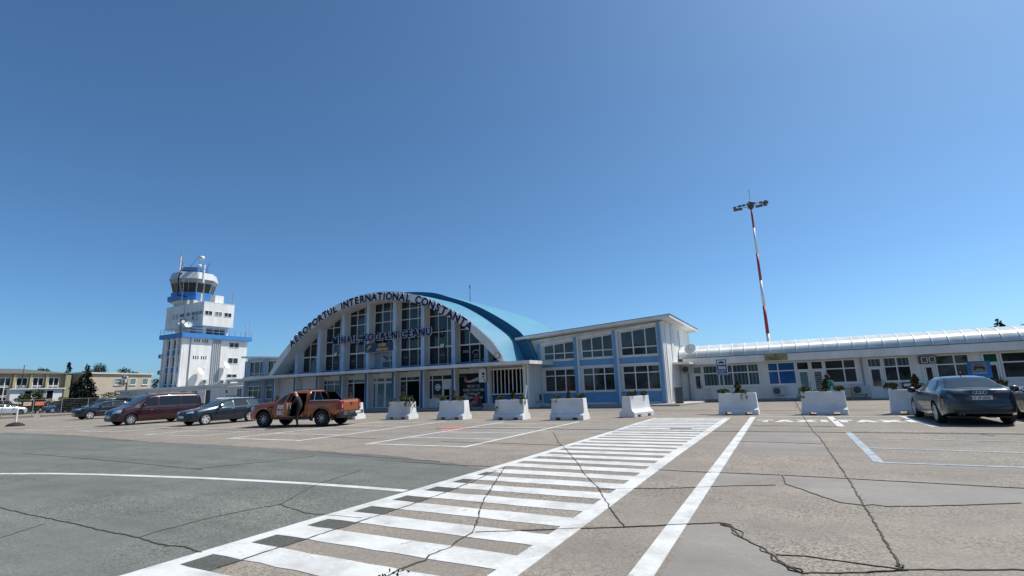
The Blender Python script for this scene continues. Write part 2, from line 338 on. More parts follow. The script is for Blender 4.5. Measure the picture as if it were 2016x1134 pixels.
for i in range(5):
    x1 = -8.0-7.05*i if i < 2 else (-21.7, -30.3, -36.9)[i-2]; x0 = x1-(3.6, 4.0, 4.1, 3.7, 3.9)[i]
    yb = (12.0, 12.3, 12.75, 13.4, 13.4)[i]; mb = MB()
    strip(mb, [(x0, yb-0.1), (x0-.05, 20.7)], 0.13); strip(mb, [(x1, yb-0.1), (x1-.05, 20.9)], 0.13)
    strip(mb, [(x0+.07, yb), (x1-.07, yb)], 0.13, ZL)
    for k in range(4): strip(mb, [(x0+.07, yb+1.93*(k+1)), (x1-.07, yb+1.9*(k+1))], 0.11, ZL)
    mark('parking_bay_marking', mb, road_white if i < 2 else road_faded)
mb = MB(); strip(mb, [(1.40,23.84),(1.40,19.36)], 0.20); strip(mb, [(3.75,24.05),(3.80,19.5)], 0.20); strip(mb, [(6.25,24.0),(6.3,19.6)], 0.2)
strip(mb, [(-1.25,23.90),(9.5,23.74)], 0.12, ZL); mark('taxi_bay_marking', mb, road_white)
mb = MB(); strip(mb, [(1.41,17.6),(1.35,11.63)], 0.16); strip(mb, [(1.35,11.63),(3.30,11.60),(8,11.55)], 0.10, ZL); strip(mb, [(1.45,15.86),(4.55,15.63),(9,15.4)], 0.08, ZL); strip(mb, [(1.43,13.81),(3.92,13.59),(9,13.3)], 0.10, ZL)
strip(mb, [(1.4,17.72),(9,17.57)], 0.07, ZL); mark('blue_bay_marking', mb, road_blue)
sheet('red_paint_patch', jag([(-12.9,17.3),(-12.7,18.5),(-11.7,17.9),(-11.2,16.5),(-12.0,16.4),(-12.9,17.3)], 0.12, 0.25)[:-1], 0.004, road_red)
mb = MB(); rect(mb, -3.65, 18.0, -2.95, 18.2, ZM+.005); mark('manhole_cover', mb, darkgrey)
for k, (x, s) in enumerate(((0.05, 1), (2.56, 1))):
    M = Matrix.Translation((x, 21.2, ZM)) @ Matrix.Diagonal((1.0, 1.6, 1.0, 1))
    me = textmesh('T A X I', 0.74, 0.0, 0.075, sx=0.98); me.transform(M); me.materials.clear(); me.materials.append(road_white); struct(link('taxi_lettering', me))
CR = dict(
j1=[(-12.9,17.2),(-10.56,17.46),(-7.76,17.43),(-3.80,17.28),(-2.23,17.26),(0.56,17.36),(5.08,17.4),(14,17.4)],
c2=[(0.45,38.35),(0.48,24.34),(0.56,17.36),(0.63,16.09),(0.69,9.80),(0.68,7.83),(0.68,6.88),(0.67,5.88),(0.67,5.47)],
c3=[(-1.58,9.74),(-0.22,9.78),(0.70,9.74),(2.70,9.63),(9,9.5)],
c4=[(-0.22,9.69),(-0.17,8.99),(0.02,8.69),(0.26,8.22),(0.44,7.95),(0.68,7.86),(0.78,7.94),(0.92,7.88),(1.34,8.06),(1.95,8.36),(2.35,8.59)],
c5=[(-1.38,8.35),(-0.91,8.62),(-0.31,8.87)],
c6=[(-3.26,5.09),(-2.94,5.26),(-2.43,5.55),(-1.80,5.87),(-1.43,6.09),(-1.17,6.24),(-0.84,6.43),(-0.70,6.28),(-0.57,5.91),(-0.39,5.68),(-0.30,5.49),(-0.18,5.21),(-0.06,5.08),(0.41,5.29),(0.66,5.45)],
c7=[(-0.27,5.50),(-0.03,5.54),(0.24,5.52),(0.50,5.49),(0.67,5.47),(1.52,5.82),(4,6.9)],
c9=[(-7.24,16.33),(-5.73,13.29),(-5.34,12.67),(-3.84,9.87),(-3.48,9.11),(-2.73,7.79),(-2.46,7.21),(-2.15,6.57),(-1.80,5.91)],
c10=[(-5.20,9.24),(-4.64,7.94),(-4.01,6.46),(-3.56,5.60),(-3.28,5.04),(-3.28,4.79),(-3.22,4.55),(-3.26,4.26),(-3.22,4.12),(-3.28,3.82),(-3.24,3.4),(-3.3,2)],
c11=[(-9.5,13.0),(-7.17,12.97),(-5.48,12.87),(-5.07,12.73)], c12=[(-1.17,19.50),(0.49,19.35),(1.37,19.31)],
c13=[(-2.71,7.74),(-2.16,8.01),(-1.87,8.08),(-1.39,8.34)], c14=[(-2.31,9.76),(-1.33,9.70)], c15=[(-16.0,13.76),(-13.42,13.30),(-12.47,13.30)],
c16=[(-1.3,14.6),(-0.4,14.55),(0.6,14.4)], c17=[(-7.9,9.25),(-6.5,9.15),(-5.5,9.2)], c18=[(-11.5,10.05),(-9.4,9.7),(-7.0,9.5)],
c19=[(0.4,39),(0.5,33),(0.3,31.5),(0.55,30.2),(0.5,25.2)], c20=[(-30,15.5),(-24,15.3),(-18.5,15.2)], c21=[(4.2,17.4),(4.4,16.9)], c22=[(-4.95,3.2),(-4.9,4.7),(-4.86,5.9),(-4.9,7.0),(-5.0,7.9),(-5.15,8.8)],
c23=[(-14,30),(-7.5,29.4),(-1,28.4),(9,28)], c24=[(-40,15.6),(-33,15.2),(-28,15.5)],
a1=[(-16,3.4),(-11.04,3.49),(-9.87,3.46),(-8.77,3.47),(-7.75,3.44),(-6.89,3.45),(-6.66,3.42),(-6.21,3.40),(-5.97,3.46),(-5.58,3.40)],
a2=[(-6.89,3.45),(-6.96,3.65),(-6.98,3.95),(-7.00,4.25),(-6.98,4.58),(-6.87,4.97),(-6.77,5.24),(-7.55,6.58),(-7.93,8.03)],
a3=[(-8.59,2.76),(-8.94,3.30)], a4=[(-22,7.3),(-16.90,7.20),(-14.29,7.10),(-11.66,7.00)], a5=[(-12.0,7.0),(-11.3,8.3),(-10.9,9.4)], a6=[(-6.77,5.24),(-5.9,5.0),(-5.0,5.1)])
for k, v in CR.items():
    wd = {'j1': 0.14, 'c2': 0.034, 'c9': 0.034, 'c10': 0.036, 'c6': 0.032, 'c4': 0.028, 'c3': 0.032, 'a1': 0.038, 'a2': 0.028, 'c22': 0.05, 'c7': 0.03}.get(k, 0.022)
    mb = MB(); strip(mb, v, wd*.52, 0.0085, 0.011, 0.07); mark('pavement_crack', mb, crackm)
    if k in ('c6',):
        mb = MB()
        for i in range(len(v)*2):
            a = random.choice(v); b9 = v[min(len(v)-1, v.index(a)+1)]; s9 = random.choice((-1, 1))*.05; strip(mb, [a, ((a[0]+b9[0])/2+s9, (a[1]+b9[1])/2+s9*.5), b9], 0.010, 0.0085, 0.010, 0.06)
        mark('pavement_crack', mb, crackm)
# weeds in the crack
leafm = {}
def leaf(name, col): return mat(name, col, 0.75, var=0.55, vscale=1.2, spec=0.2)
green = leaf('foliage_green', (0.10, 0.125, 0.032)); darkgreen = leaf('foliage_dark', (0.016, 0.030, 0.018)); olive = leaf('foliage_olive', (0.20, 0.165, 0.045)); brownleaf = leaf('foliage_brown', (0.15, 0.075, 0.025)); bluegreen = leaf('foliage_spruce', (0.018, 0.034, 0.028)); midgreen = leaf('foliage_mid', (0.045, 0.070, 0.018)); barkm = mat('bark', (0.07, 0.045, 0.03), 0.9, var=0.4, vscale=6)
wm = MB()
def leaves(mb, n, pos, size, mi=0, flat_=0.0):
    for i in range(n):
        p = Vector(pos()); s = size*random.uniform(0.5, 1.25)
        a = Vector((random.gauss(0, 1), random.gauss(0, 1), random.gauss(0, 1)*(1-flat_))).normalized()
        b = a.cross(Vector((random.gauss(0, 1), random.gauss(0, 1), random.gauss(0, 1)))).normalized()
        mb.add([p-a*s, p+b*s*.45, p+a*s, p-b*s*.45], [(0, 1, 2, 3)], random.choice(mi) if isinstance(mi, (list, tuple)) else mi)
    return mb
leaves(wm, 26, lambda: (-3.24+random.gauss(0, .06), 3.62+random.gauss(0, .1), random.uniform(0.01, 0.05)), 0.022)
leaves(wm, 12, lambda: (0.67+random.gauss(0, .03), 5.5+random.gauss(0, .03), random.uniform(0.01, 0.03)), 0.018)
o = wm.build('weeds', midgreen); o['kind'] = 'stuff'
struct(MB().add([(-300,-260,.002),(300,-260,.002),(300,-14,.002),(-300,-14,.002)], [(0,1,2,3)]).build('verge', [grassm]))
# raised pavement at the wing
pm = MB(); P = [(-15.2,34.0),(-6.1,33.9),(-5.2,36.2),(-5.2,40.9),(-7.2,40.9),(-7.2,35.6),(-15.2,35.6)]
pm.prism(P, lambda p: (p[0], p[1], 0.0), lambda p: (p[0], p[1], 0.12)); struct(pm.build('pavement', mat('pavement_concrete', (0.42, 0.39, 0.35), 0.9, var=0.2, vscale=2), fix=True))
pm = MB(); P = [(-45,31.9),(-16.4,31.9),(-16.4,34),(-45,34)]
pm.prism(P, lambda p: (p[0], p[1], 0.0), lambda p: (p[0], p[1], 0.09)); struct(pm.build('pavement', MATS['pavement_concrete'], fix=True))
# ------------------------------------------------------------------ terminal hall
CX = -31.1; CCOL = -30.95
def interp(tab, x):
    for (a, b), (c, d) in zip(tab, tab[1:]):
        if a <= x <= c: return b+(d-b)*(x-a)/(c-a)
    return tab[-1][1]
def smoothprof(tab, n=64):
    # arc from left foot to right foot; tab rows (half span, height)
    pts = [(-d, z) for d, z in reversed(tab)]+[(d, z) for d, z in tab[1:]]
    def cr(p0, p1, p2, p3, t): return 0.5*((2*p1)+(-p0+p2)*t+(2*p0-5*p1+4*p2-p3)*t*t+(-p0+3*p1-3*p2+p3)*t**3)
    out = []; k = len(pts)-1
    for i in range(n+1):
        s = i/n*k; j = min(int(s), k-1); t = s-j
        q = [pts[max(0, min(k, j+o))] for o in (-1, 0, 1, 2)]
        out.append((cr(q[0][0], q[1][0], q[2][0], q[3][0], t), cr(q[0][1], q[1][1], q[2][1], q[3][1], t)))
    return out
FO = [(0,10.08),(2.75,9.85),(5.2,9.23),(6.9,8.55),(8.2,7.87),(9.3,7.2),(10.3,6.5),(11.5,5.52),(12.3,4.75),(13.3,3.37)]
FI = [(0,9.38),(2.0,9.25),(4.3,8.85),(5.75,8.38),(7.3,7.6),(8.6,6.95),(9.97,6.03),(10.7,5.35),(11.46,4.65),(12.75,3.37)]
BO = [(0,10.1),(3.6,9.68),(5.5,9.2),(7.4,8.6),(9.2,7.7),(10.9,6.6),(12.6,5.27),(13.5,3.5)]
RO = [(0,10.4),(4.2,10.0),(6.5,9.3),(9.1,8.3),(10.9,7.33),(12.4,6.37),(13.5,5.4),(14.4,3.45)]
fo, fi, bo, ro = (smoothprof(t) for t in (FO, FI, BO, RO))
hall = thing('terminal_hall', 'white and blue airport hall under a big sky blue arched roof', 'terminal')
P3 = lambda pr, Y, dz=0: [(CX+x, Y, z+dz) for x, z in pr]
# fascia ring + soffit (solid between profiles)
YF, YW, YB, YR = 32.3, 34.0, 34.95, 45.0
fi2 = [(x*1.0, z) for x, z in fi]
mb = MB(); mb.grid([P3(fi, YF), P3(fo, YF)]); mb.grid([P3(fi2, YW+.35), P3(fi, YF)]); mb.grid([P3(fo, YF), P3(fo, YF+.06)])
mb.build('arch_fascia', [fascia], hall, smooth=False)
mb = MB(); NY = 5
rows = []
for j in range(NY+1):
    t = j/NY; rows.append([(CX+a[0]+(b[0]-a[0])*t, YF+.05+(YB-YF-.05)*t, a[1]+(b[1]-a[1])*t+.035) for a, b in zip(fo, bo)])
mb.grid(rows); mb.grid([P3(fo, YF+.05), rows[0]]); mb.build('front_roof_shell', [roofblue], hall, smooth=True)
mb = MB()
face_lo = [(x*0.985, z-.15) for x, z in bo]
mb.grid([P3(face_lo, YB), P3(ro, YB)], 1); mb.grid([P3(ro, YB), P3(ro, YB-.05, .03)], 1)
for j in range(6): mb.grid([P3(ro, YB-.05+(YR-YB)*j/6, .03), P3(ro, YB-.05+(YR-YB)*(j+1)/6, .03)], 0)
mb.grid([P3(ro, YR, .03), P3([(x, 3.0) for x, z in ro], YR, 0)], 1)
mb.build('rear_roof_shell', [roofblue, bandblue], hall)
# standing seams, thin lines across the shell
mb = MB()
for k in range(9): pass
# lower body
mb = MB(); mb.box(-44.9, 33.9, 0, -16.5, 45.2, 3.12); mb.box(-44.9, 33.88, 2.78, -20.35, 33.9, 3.10)
mb.build('ground_floor_wall', [white], hall)
mb = MB(); mb.box(-47.2, 31.5, 3.12, -15.5, 35.65, 3.36); mb.build('canopy', [fascia], hall)
mb = MB(); mb.box(-42.6, 33.55, 3.365, -19.2, 34.06, 3.58); mb.build('upper_plinth', [deepblue], hall)
COLS = [CCOL+3.095*(k-3.5) for k in range(8)]
inner = lambda x: interp(FI, min(12.75, abs(x-CX)))
for x in COLS:
    h = inner(x)+.12; mb = MB(); mb.box(x-.17, 33.30, 3.365, x+.17, 34.06, h, 0)
    mb.add([(x-.155,33.295,3.37),(x+.12,33.295,3.37),(x+.12,33.295,h-.05),(x-.155,33.295,h-.05)], [(0,1,2,3)], 1)
    mb.build('upper_pilaster', [fascia, paleblue], hall)
LOW = [CCOL+3.095*(k-4.5) for k in range(10)][0:9]
for x in LOW:
    mb = MB(); mb.box(x-.17, 33.30, 0.09, x+.17, 33.92, 3.118, 0); mb.box(x-.178, 33.285, 0.1, x+.04, 33.31, 3.10, 1)
    mb.build('lower_pilaster', [white, deepblue], hall)
W = wallY(34.04)
def arched_window(u0, u1, name='arched_window', rows=(5.0, 6.3, 7.66, 8.6), posters=True, black=False):
    n = 8; us = [u0+(u1-u0)*i/n for i in range(n+1)]
    g = MB(); mats = [glass_hall, poster, blackposter]
    z0 = 3.60
    for a, b in zip(us, us[1:]):
        ta, tb = inner(a)+.3, inner(b)+.3
        if min(ta, tb) <= z0: continue
        g.add([W(a,.004,5.0),W(b,.004,5.0),W(b,.004,max(tb,5.02)),W(a,.004,max(ta,5.02))], [(0,1,2,3)], 0)
        g.add([W(a,.004,z0),W(b,.004,z0),W(b,.004,min(5.0,tb)),W(a,.004,min(5.0,ta))], [(0,1,2,3)], (2 if black else 1) if posters else 0)
    mb = MB()
    fw = .05
    for i, u in enumerate((u0+.03, u0+(u1-u0)*.36, u0+(u1-u0)*.70, u1-.03)):
        t = inner(u)+.1
        if t > z0+.1: slab(mb, W, u-fw/2, z0, u+fw/2, t, 0, .07)
    for r in (z0,)+tuple(rows):
        lo = [u for u in us if inner(u)+.05 > r]
        if len(lo) > 1: slab(mb, W, lo[0], r-.03, lo[-1], r+(.09 if r == 5.0 else .03), 0, .062)
    o = mb.build(name, [trim], hall, fix=True); g.build('glass', mats, o); return o
for k in range(7):
    arched_window(COLS[k]+.17, COLS[k+1]-.17, posters=(k in (1, 2, 3, 4, 5, 6)), black=(k == 6))
arched_window(CX-12.6, COLS[0]-.17, posters=False); arched_window(COLS[7]+.17, CX+12.6, posters=False)
# pictures on the poster row
pt = MB()
def bar(mb, u0, z0, u1, z1, d=.012, mi=0): mb.add([W(u0,d,z0),W(u1,d,z0),W(u1,d,z1),W(u0,d,z1)], [(0,1,2,3)], mi)
ptm = mat('poster_print', (0.35, 0.32, 0.32), 0.4); ptm2 = mat('poster_print_dim', (0.11, 0.10, 0.11), 0.4); ptm3 = mat('poster_print_dark', (0.02, 0.018, 0.02), 0.3)
for k in range(1, 6):
    if k == 3: continue
    u0 = COLS[k]+.3; wd = 2.5/3
    for j in range(3):
        a = u0+j*wd*1.02; pt = MB()
        bar(pt, a+.15, 4.25, a+wd-.2, 4.45, mi=2 if (k+j) % 2 else 1); bar(pt, a+.2, 4.02, a+wd-.3, 4.09, mi=1); bar(pt, a+.25, 4.56, a+wd-.3, 4.6, mi=1); pt.build('poster_print', [ptm, ptm2, ptm3], hall)
u0 = COLS[6]+.3; pw = (2.76)/3
text_part('poster_lettering', 'STEAK', 0.26, facing(u0+.46, 34.025, 4.40), ptm, hall, 0.004, 0.012, 0.75)
pt = MB()
for j in range(9):    # arched strip on the middle poster
    a = math.pi*(j+.5)/9; cx = u0+pw+.5; pt.add([W(cx+math.cos(a-.15)*.3, .012, 4.30+math.sin(a-.15)*.22), W(cx+math.cos(a-.15)*.38, .012, 4.30+math.sin(a-.15)*.30), W(cx+math.cos(a+.15)*.38, .012, 4.30+math.sin(a+.15)*.30), W(cx+math.cos(a+.15)*.3, .012, 4.30+math.sin(a+.15)*.22)], [(0,1,2,3)], 0)
bar(pt, u0+pw+.28, 4.2, u0+pw+.72, 4.24, mi=0); bar(pt, u0+pw+.2, 3.72, u0+pw+.8, 3.80, mi=0); bar(pt, u0+pw+.3, 3.95, u0+pw+.7, 4.12, mi=1)
pt.build('poster_print', [ptm, ptm2, ptm3], hall); pt = MB()
for j, z in enumerate((4.72, 4.55, 4.38, 4.2, 4.05)): bar(pt, u0+2*pw+.3, z, u0+2*pw+.75, z+.04, mi=1)
bar(pt, u0+2*pw+.2, 3.73, u0+2*pw+.85, 3.83, mi=0)
pt.build('poster_print', [ptm, ptm2, ptm3], hall)
# winged emblem panel (bay under the arrivals sign)
eb = MB(); e0, e1 = COLS[3]+.2, COLS[4]-.2
eb.add([W(e0,.016,3.64),W(e1,.016,3.64),W(e1,.016,4.95),W(e0,.016,4.95)], [(0,1,2,3)], 0)
eb.add([W(e0+.9,.020,3.64),W(e1,.020,3.64),W(e1,.020,4.1),W(e0+.9,.020,4.1)], [(0,1,2,3)], 1)
ec = (e0+e1)/2+.35
for s in (-1, 1):
    eb.add([W(ec+s*x, .026, 4.35+z) for x, z in ((.12,.02),(.30,-.18),(.36,.05),(.72,.22),(.95,.34),(.45,.30),(.2,.12))], [tuple(range(7))], 2)
    eb.add([W(ec+s*x, .026, 4.35+z) for x, z in ((.02,-.05),(.12,-.02),(.16,.36),(.06,.12))], [(0,1,2,3)], 2)
eb.build('emblem_panel', [mat('panel_grey', (0.30, 0.33, 0.36), 0.3), mat('panel_dark', (0.075, 0.065, 0.075), 0.2), mat('emblem_ink', (0.02, 0.025, 0.06), 0.4)], hall)
# ground floor bays: LOW[1..]: C window, D door, E glass doors, F door, G shop window with cash machine, H poster, I louvres
Wl = wallY(33.9); b = lambda k: (LOW[k]+.17, LOW[k+1]-.17)
for k in (0, 1):
    u0, u1 = b(k); mb = MB(); slab(mb, Wl, u0+.02, .15, u1-.02, 2.72, 0, .05); mb.build('blank_panel', [fascia], hall, fix=True)
u0, u1 = b(2)
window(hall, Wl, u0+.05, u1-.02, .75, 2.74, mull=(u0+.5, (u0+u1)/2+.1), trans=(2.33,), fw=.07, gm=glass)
def doorway(k, op0, op1):
    u0, u1 = b(k)
    o = window(hall, Wl, u0+.05, u1-.02, .12, 2.74, mull=(op0, op1), trans=(2.36,), fw=.08, name='entrance_door',
        panes=[(u0+.08, u1-.05, 2.38, 2.72, glass), (u0+.08, op0, .16, 2.34, glass), (op0, op1, .16, 2.34, dark), (op1, u1-.05, .16, 2.34, poster)])
    for q in range(3):
        mb = MB(); a = u0+.22; slab(mb, Wl, a, 1.95-q*.14, a+.4-q*.1, 1.99-q*.14, .006, .012); mb.build('door_sticker', [ptm], o, fix=True)
u0, u1 = b(3); doorway(3, u0+.85, u1-.55)
u0, u1 = b(5); doorway(5, u0+.80, u1-.55)
u0, u1 = b(4)
window(hall, Wl, u0+.05, u1-.02, .12, 2.74, mull=(u0+.42, u0+.58, (u0+u1)/2+.05, (u0+u1)/2+.16, u1-.34), trans=(2.36, 2.27), fw=.08, gm=glass_teal, name='entrance_door')
u0, u1 = b(6)
window(hall, Wl, u0+.05, u1-.02, .75, 2.74, mull=(u0+.45, u0+1.45, u1-.3), trans=(2.31,), fw=.07, name='shop_window',
       panes=[(u0+.08, u1-.05, 2.34, 2.71, glass), (u0+.08, u0+1.44, .78, 2.30, glass), (u0+1.5, u1-.3, .78, 2.30, fascia), (u1-.28, u1-.05, .78, 2.30, glass)])
mb = MB(); mb.lathe([(0.27, 0), (0.27, .01)], 28, Matrix.Translation((u0+.98, 33.87, 1.72)) @ Matrix.Rotation(R(90), 4, 'X')); mb.build('round_sign', [mat('aqua_sign', (0.50, 0.72, 0.72), 0.3)], hall)
mb = MB(); mb.lathe([(0.2, 0), (0.2, .01)], 28, Matrix.Translation((u0+.98, 33.855, 1.72)) @ Matrix.Rotation(R(90), 4, 'X')); slab(mb, Wl, u0+.8, 1.68, u0+1.16, 1.78, .05, .06, 1); mb.build('round_sign', [mat('aqua_dark', (0.10, 0.38, 0.42), 0.3), trim], hall)
atm = thing('cash_machine', 'dark cash machine set in the white panel left of the airline poster', 'cash machine', loc=(u0+1.95, 33.9, 0))
mb = MB(); mb.box(-.33, -.12, .12, .33, 0.0, 1.72); mb.build('cabinet', [fascia], atm)
mb = MB(); mb.box(-.25, -.15, .72, .25, -.121, 1.55); mb.build('screen_panel', [dark], atm); mb = MB(); mb.box(-.2, -.16, .95, .2, -.151, 1.02); mb.build('keypad', [steel], atm)
u0, u1 = b(7)
# airline poster
ps = thing('airline_poster', 'black airline poster with a white plane behind the planters', 'poster', loc=((u0+u1)/2-.02, 33.9, 0))
mb = MB(); mb.box(-1.35, -.03, .12, 1.28, 0, 2.72); mb.build('panel', [blackposter], ps)
T = lambda x, z: Matrix.Translation((x, -.036, z)) @ FACE
prn = mat('poster_white', (0.42, 0.42, 0.43), 0.4)
for txt, z in (('WE FLY TO', 1.62), ('MORE COUNTRIES', 1.33), ('THAN ANY', 1.04), ('OTHER AIRLINE', .75)): text_part('lettering', txt, .275, T(0.0, z), prn, ps, .004, .008, .86)
text_part('lettering', 'TURKISH AIRLINES', .09, T(-1.05, 2.5), prn, ps, .004, 0, .9)
mb = MB(); pl = [(-.75,2.05),(-.35,2.0),(.1,2.06),(.55,2.2),(.9,2.42),(.95,2.52),(.8,2.52),(.3,2.36),(-.3,2.16),(-.6,2.18)]
mb.add([(x, -.037, z) for x, z in pl], [tuple(range(len(pl)))]); mb.add([(x, -.038, z) for x, z in ((.1,2.1),(.5,2.1),(.62,2.05),(.35,2.2))], [(0,1,2,3)]); mb.add([(x, -.038, z) for x, z in ((-.85,2.05),(-.5,2.1),(-.72,2.42),(-.85,2.45))], [(0,1,2,3)], 1)
mb.build('plane_print', [prn, mat('poster_red', (0.45, 0.10, 0.13), 0.4)], ps)
# louvre screen
u0, u1 = LOW[8]+.17, -16.95
ls = MB(); slab(ls, Wl, u0, 1.02, u1, 2.95, .0, .02, 1); slab(ls, Wl, u0, 1.0, u1, 1.08, .02, .34); slab(ls, Wl, u0, 2.86, u1, 2.98, .02, .34)
for i in range(9):
    a = u0+.12+i*(u1-u0-.24)/8.3; ls.hexa([(a,33.88,1.08),(a+.06,33.88,1.08),(a+.2,33.55,1.08),(a+.14,33.55,1.08)], [(a,33.88,2.86),(a+.06,33.88,2.86),(a+.2,33.55,2.86),(a+.14,33.55,2.86)])
slab(ls, Wl, u0, .2, u1, .99, 0, .05, 2); ls.build('louvre_screen', [white, dark, deepblue], hall, fix=True)
mb = MB(); mb.box(-17.0, 33.3, .09, -16.75, 33.9, 3.118); mb.box(-16.68, 33.3, .09, -16.5, 33.9, 3.117); mb.build('end_pier', [white], hall)
for i in range(6):  # dark bars across the canopy underside
    x = LOW[2]+3.095*i+1.3; mb = MB(); mb.box(x, 32.1, 3.06, x+.12, 33.5, 3.119); mb.build('canopy_bar', [darkgrey], hall)
# letters on the arch and on the facade
navy = mat('navy_letter', (0.006, 0.012, 0.075), 0.7, spec=0.2); lside = mat('letter_white', (0.62, 0.62, 0.64), 0.5)
sign = thing('arch_lettering', 'navy letters with white edges following the arch of the roof', 'lettering', loc=(CX, YF, 0))
mid = smoothprof([((a[0]+c[0])/2, (a[1]+c[1])/2) for a, c in zip(FO, FI)], 400)
acc = [0.0]
for p, q in zip(mid, mid[1:]): acc.append(acc[-1]+math.hypot(q[0]-p[0], q[1]-p[1]))
def at(s):
    for i in range(len(acc)-1):
        if acc[i+1] >= s:
            t = (s-acc[i])/(acc[i+1]-acc[i]); p, q = mid[i], mid[i+1]
            return (p[0]+(q[0]-p[0])*t, p[1]+(q[1]-p[1])*t, math.atan2(q[1]-p[1], q[0]-p[0]))
def s_at_x(x):
    for i in range(len(mid)-1):
        if mid[i+1][0] >= x: return acc[i]
WID = {'I': .42, ' ': .6, 'M': 1.2, 'N': 1.05, 'O': 1.12, 'C': 1.05, 'L': .85, 'E': .9, 'T': .9, 'P': .95, 'A': 1.03, 'R': 1.0, 'U': 1.0, 'K': 1.0, 'G': 1.1, 'H': 1.02, 'S': .95}
def spread(txt): 
    c = [0.0]
    for a, bb in zip(txt, txt[1:]): c.append(c[-1]+(WID.get(a, 1)+WID.get(bb, 1))/2+.12)
    return [x/c[-1] for x in c]
def letter(ch, size, M, parent, rim=.056):
    me = textmesh(ch, size, .06, .036*size); me.transform(Matrix.Translation((0, -.36*size, 0)))
    me.transform(M); me.materials.clear(); me.materials.append(navy); me.materials.append(lside)
    n = M.to_3x3() @ Vector((0, 0, 1))
    for p in me.polygons: p.material_index = 0 if p.normal.dot(n.normalized()) > .7 else 1
    # white backing rim
    bk = textmesh(ch, size, .02, rim*size); bk.transform(Matrix.Translation((0, -.36*size, -.035))); bk.transform(M); bk.materials.clear(); bk.materials.append(lside)
    o = link('letter', me, parent); link('letter_rim', bk, o); return o
txt = 'AEROPORTUL INTERNATIONAL CONSTANTA'; sA, sB = s_at_x(-10.0), s_at_x(10.15)
for ch, f in zip(txt, spread(txt)):
    if ch == ' ': continue
    x, z, a = at(sA+(sB-sA)*f); q_ = .08*(x/10)**2-.03; x -= q_*math.sin(a); z += q_*math.cos(a); letter(ch, .92, Matrix.Translation((x, -.05, z)) @ Matrix.Rotation(-a, 4, 'Y') @ FACE, sign)
sign2 = thing('name_lettering', 'straight row of navy letters with white edges across the windows', 'lettering', loc=(-30.9, 33.1, 0))
txt = 'MIHAIL KOGALNICEANU'
for ch, f in zip(txt, spread(txt)):
    if ch != ' ': letter(ch, .87, Matrix.Translation((-5.45+10.75*f+.1, 0, 6.30)) @ FACE, sign2, .074)
mb = MB(); mb.box(-5.7, .10, 6.02, 5.6, .14, 6.07); mb.box(-5.7, .10, 6.5, 5.6, .14, 6.55); mb.build('rail', [steel], sign2)
ar = thing('arrivals_sign', 'dark blue arrivals board with yellow words under the name lettering', 'sign', loc=(COLS[3]+.0, 33.26, 4.98))
nb = mat('navy_board', (0.006, 0.025, 0.11), 0.35); yel = mat('yellow_letter', (0.72, 0.42, 0.06), 0.5)
mb = MB(); mb.box(-.12, -.05, 0, .66, 0, .74); mb.box(.70, -.05, 0, 3.0, 0, .36); mb.box(.70, -.05, .38, 3.0, 0, .74); mb.build('board', [nb], ar)
TT = lambda x, z: Matrix.Translation((x, -.056, z)) @ FACE
text_part('lettering', 'SOSIRI', .34, TT(1.85, .44), yel, ar, .01, .014, .9); text_part('lettering', 'ARRIVALS', .34, TT(1.85, .07), yel, ar, .01, .014, .9)
mb = MB(); mb.add([(x, -.056, z) for x, z in ((0.0,.25),(.1,.22),(.3,.33),(.42,.36),(.55,.52),(.6,.66),(.5,.62),(.36,.5),(.15,.36))], [tuple(range(9))]); mb.add([(x, -.057, z) for x, z in ((.22,.36),(.36,.38),(.24,.58),(.18,.56))], [(0,1,2,3)]); mb.add([(x, -.057, z) for x, z in ((0,.10),(.3,.12),(.3,.15),(0,.13))], [(0,1,2,3)]); mb.build('plane_symbol', [yel], ar)
ws = thing('projecting_sign', 'white projecting sign box hanging by the airline poster', 'sign', loc=(-20.3, 33.0, 1.98))
mb = MB(); mb.box(-.28, -.08, 0, .3, .08, 1.0); mb.build('box', [trim], ws); mb = MB(); mb.box(0, -.09, .52, .24, -.081, .74); mb.box(.02, -.09, .36, .22, -.081, .46); mb.box(.14, -.09, .08, .26, -.081, .2); mb.box(-.22, -.09, .28, .25, -.082, .31); mb.build('print', [darkgrey], ws)
def floodlight(x, y, z, label, rz=0):
    f = thing('floodlight', label, 'floodlight', 'floodlights on the hall front', (x, y, z), rz)
    mb = MB(); mb.hexa([(-.22,-.16,-.16),(.22,-.16,-.16),(.22,-.04,.2),(-.22,-.04,.2)], [(-.17,.08,-.12),(.17,.08,-.12),(.17,.12,.13),(-.17,.12,.13)]); mb.build('housing', [darkgrey], f, fix=True)
    mb = MB(); mb.hexa([(-.18,-.17,-.13),(.18,-.17,-.13),(.18,-.06,.17),(-.18,-.06,.17)], [(-.18,-.16,-.13),(.18,-.16,-.13),(.18,-.05,.17),(-.18,-.05,.17)]); mb.build('lamp_glass', [mat('lamp_glass', (0.75, 0.66, 0.40), 0.2)], f, fix=True)
    mb = MB(); mb.tube([(0,.1,0),(0,.25,-.15)], .02); mb.tube([(-.22,.02,0),(-.24,.12,-.2),(.24,.12,-.2),(.22,.02,0)], .015); mb.build('bracket', [darkgrey], f)
floodlight(-18.35, 32.05, 3.85, 'dark floodlight on the right foot of the white arch')
floodlight(-24.0, 33.0, 4.98, 'dark floodlight right of the winged emblem panel'); floodlight(-36.0, 33.0, 4.98, 'dark floodlight left of the arrivals board on a pilaster')
mb = MB(); mb.tube([(-28.4, 44, 9.9), (-28.4, 44, 12.0)], .06, r1=.04); mb.tube([(-28.4, 44, 12.0), (-28.4, 44, 12.35)], .1); tag(mb.build('roof_mast', [steel]), 'thin grey antenna mast behind the blue roof', 'mast')

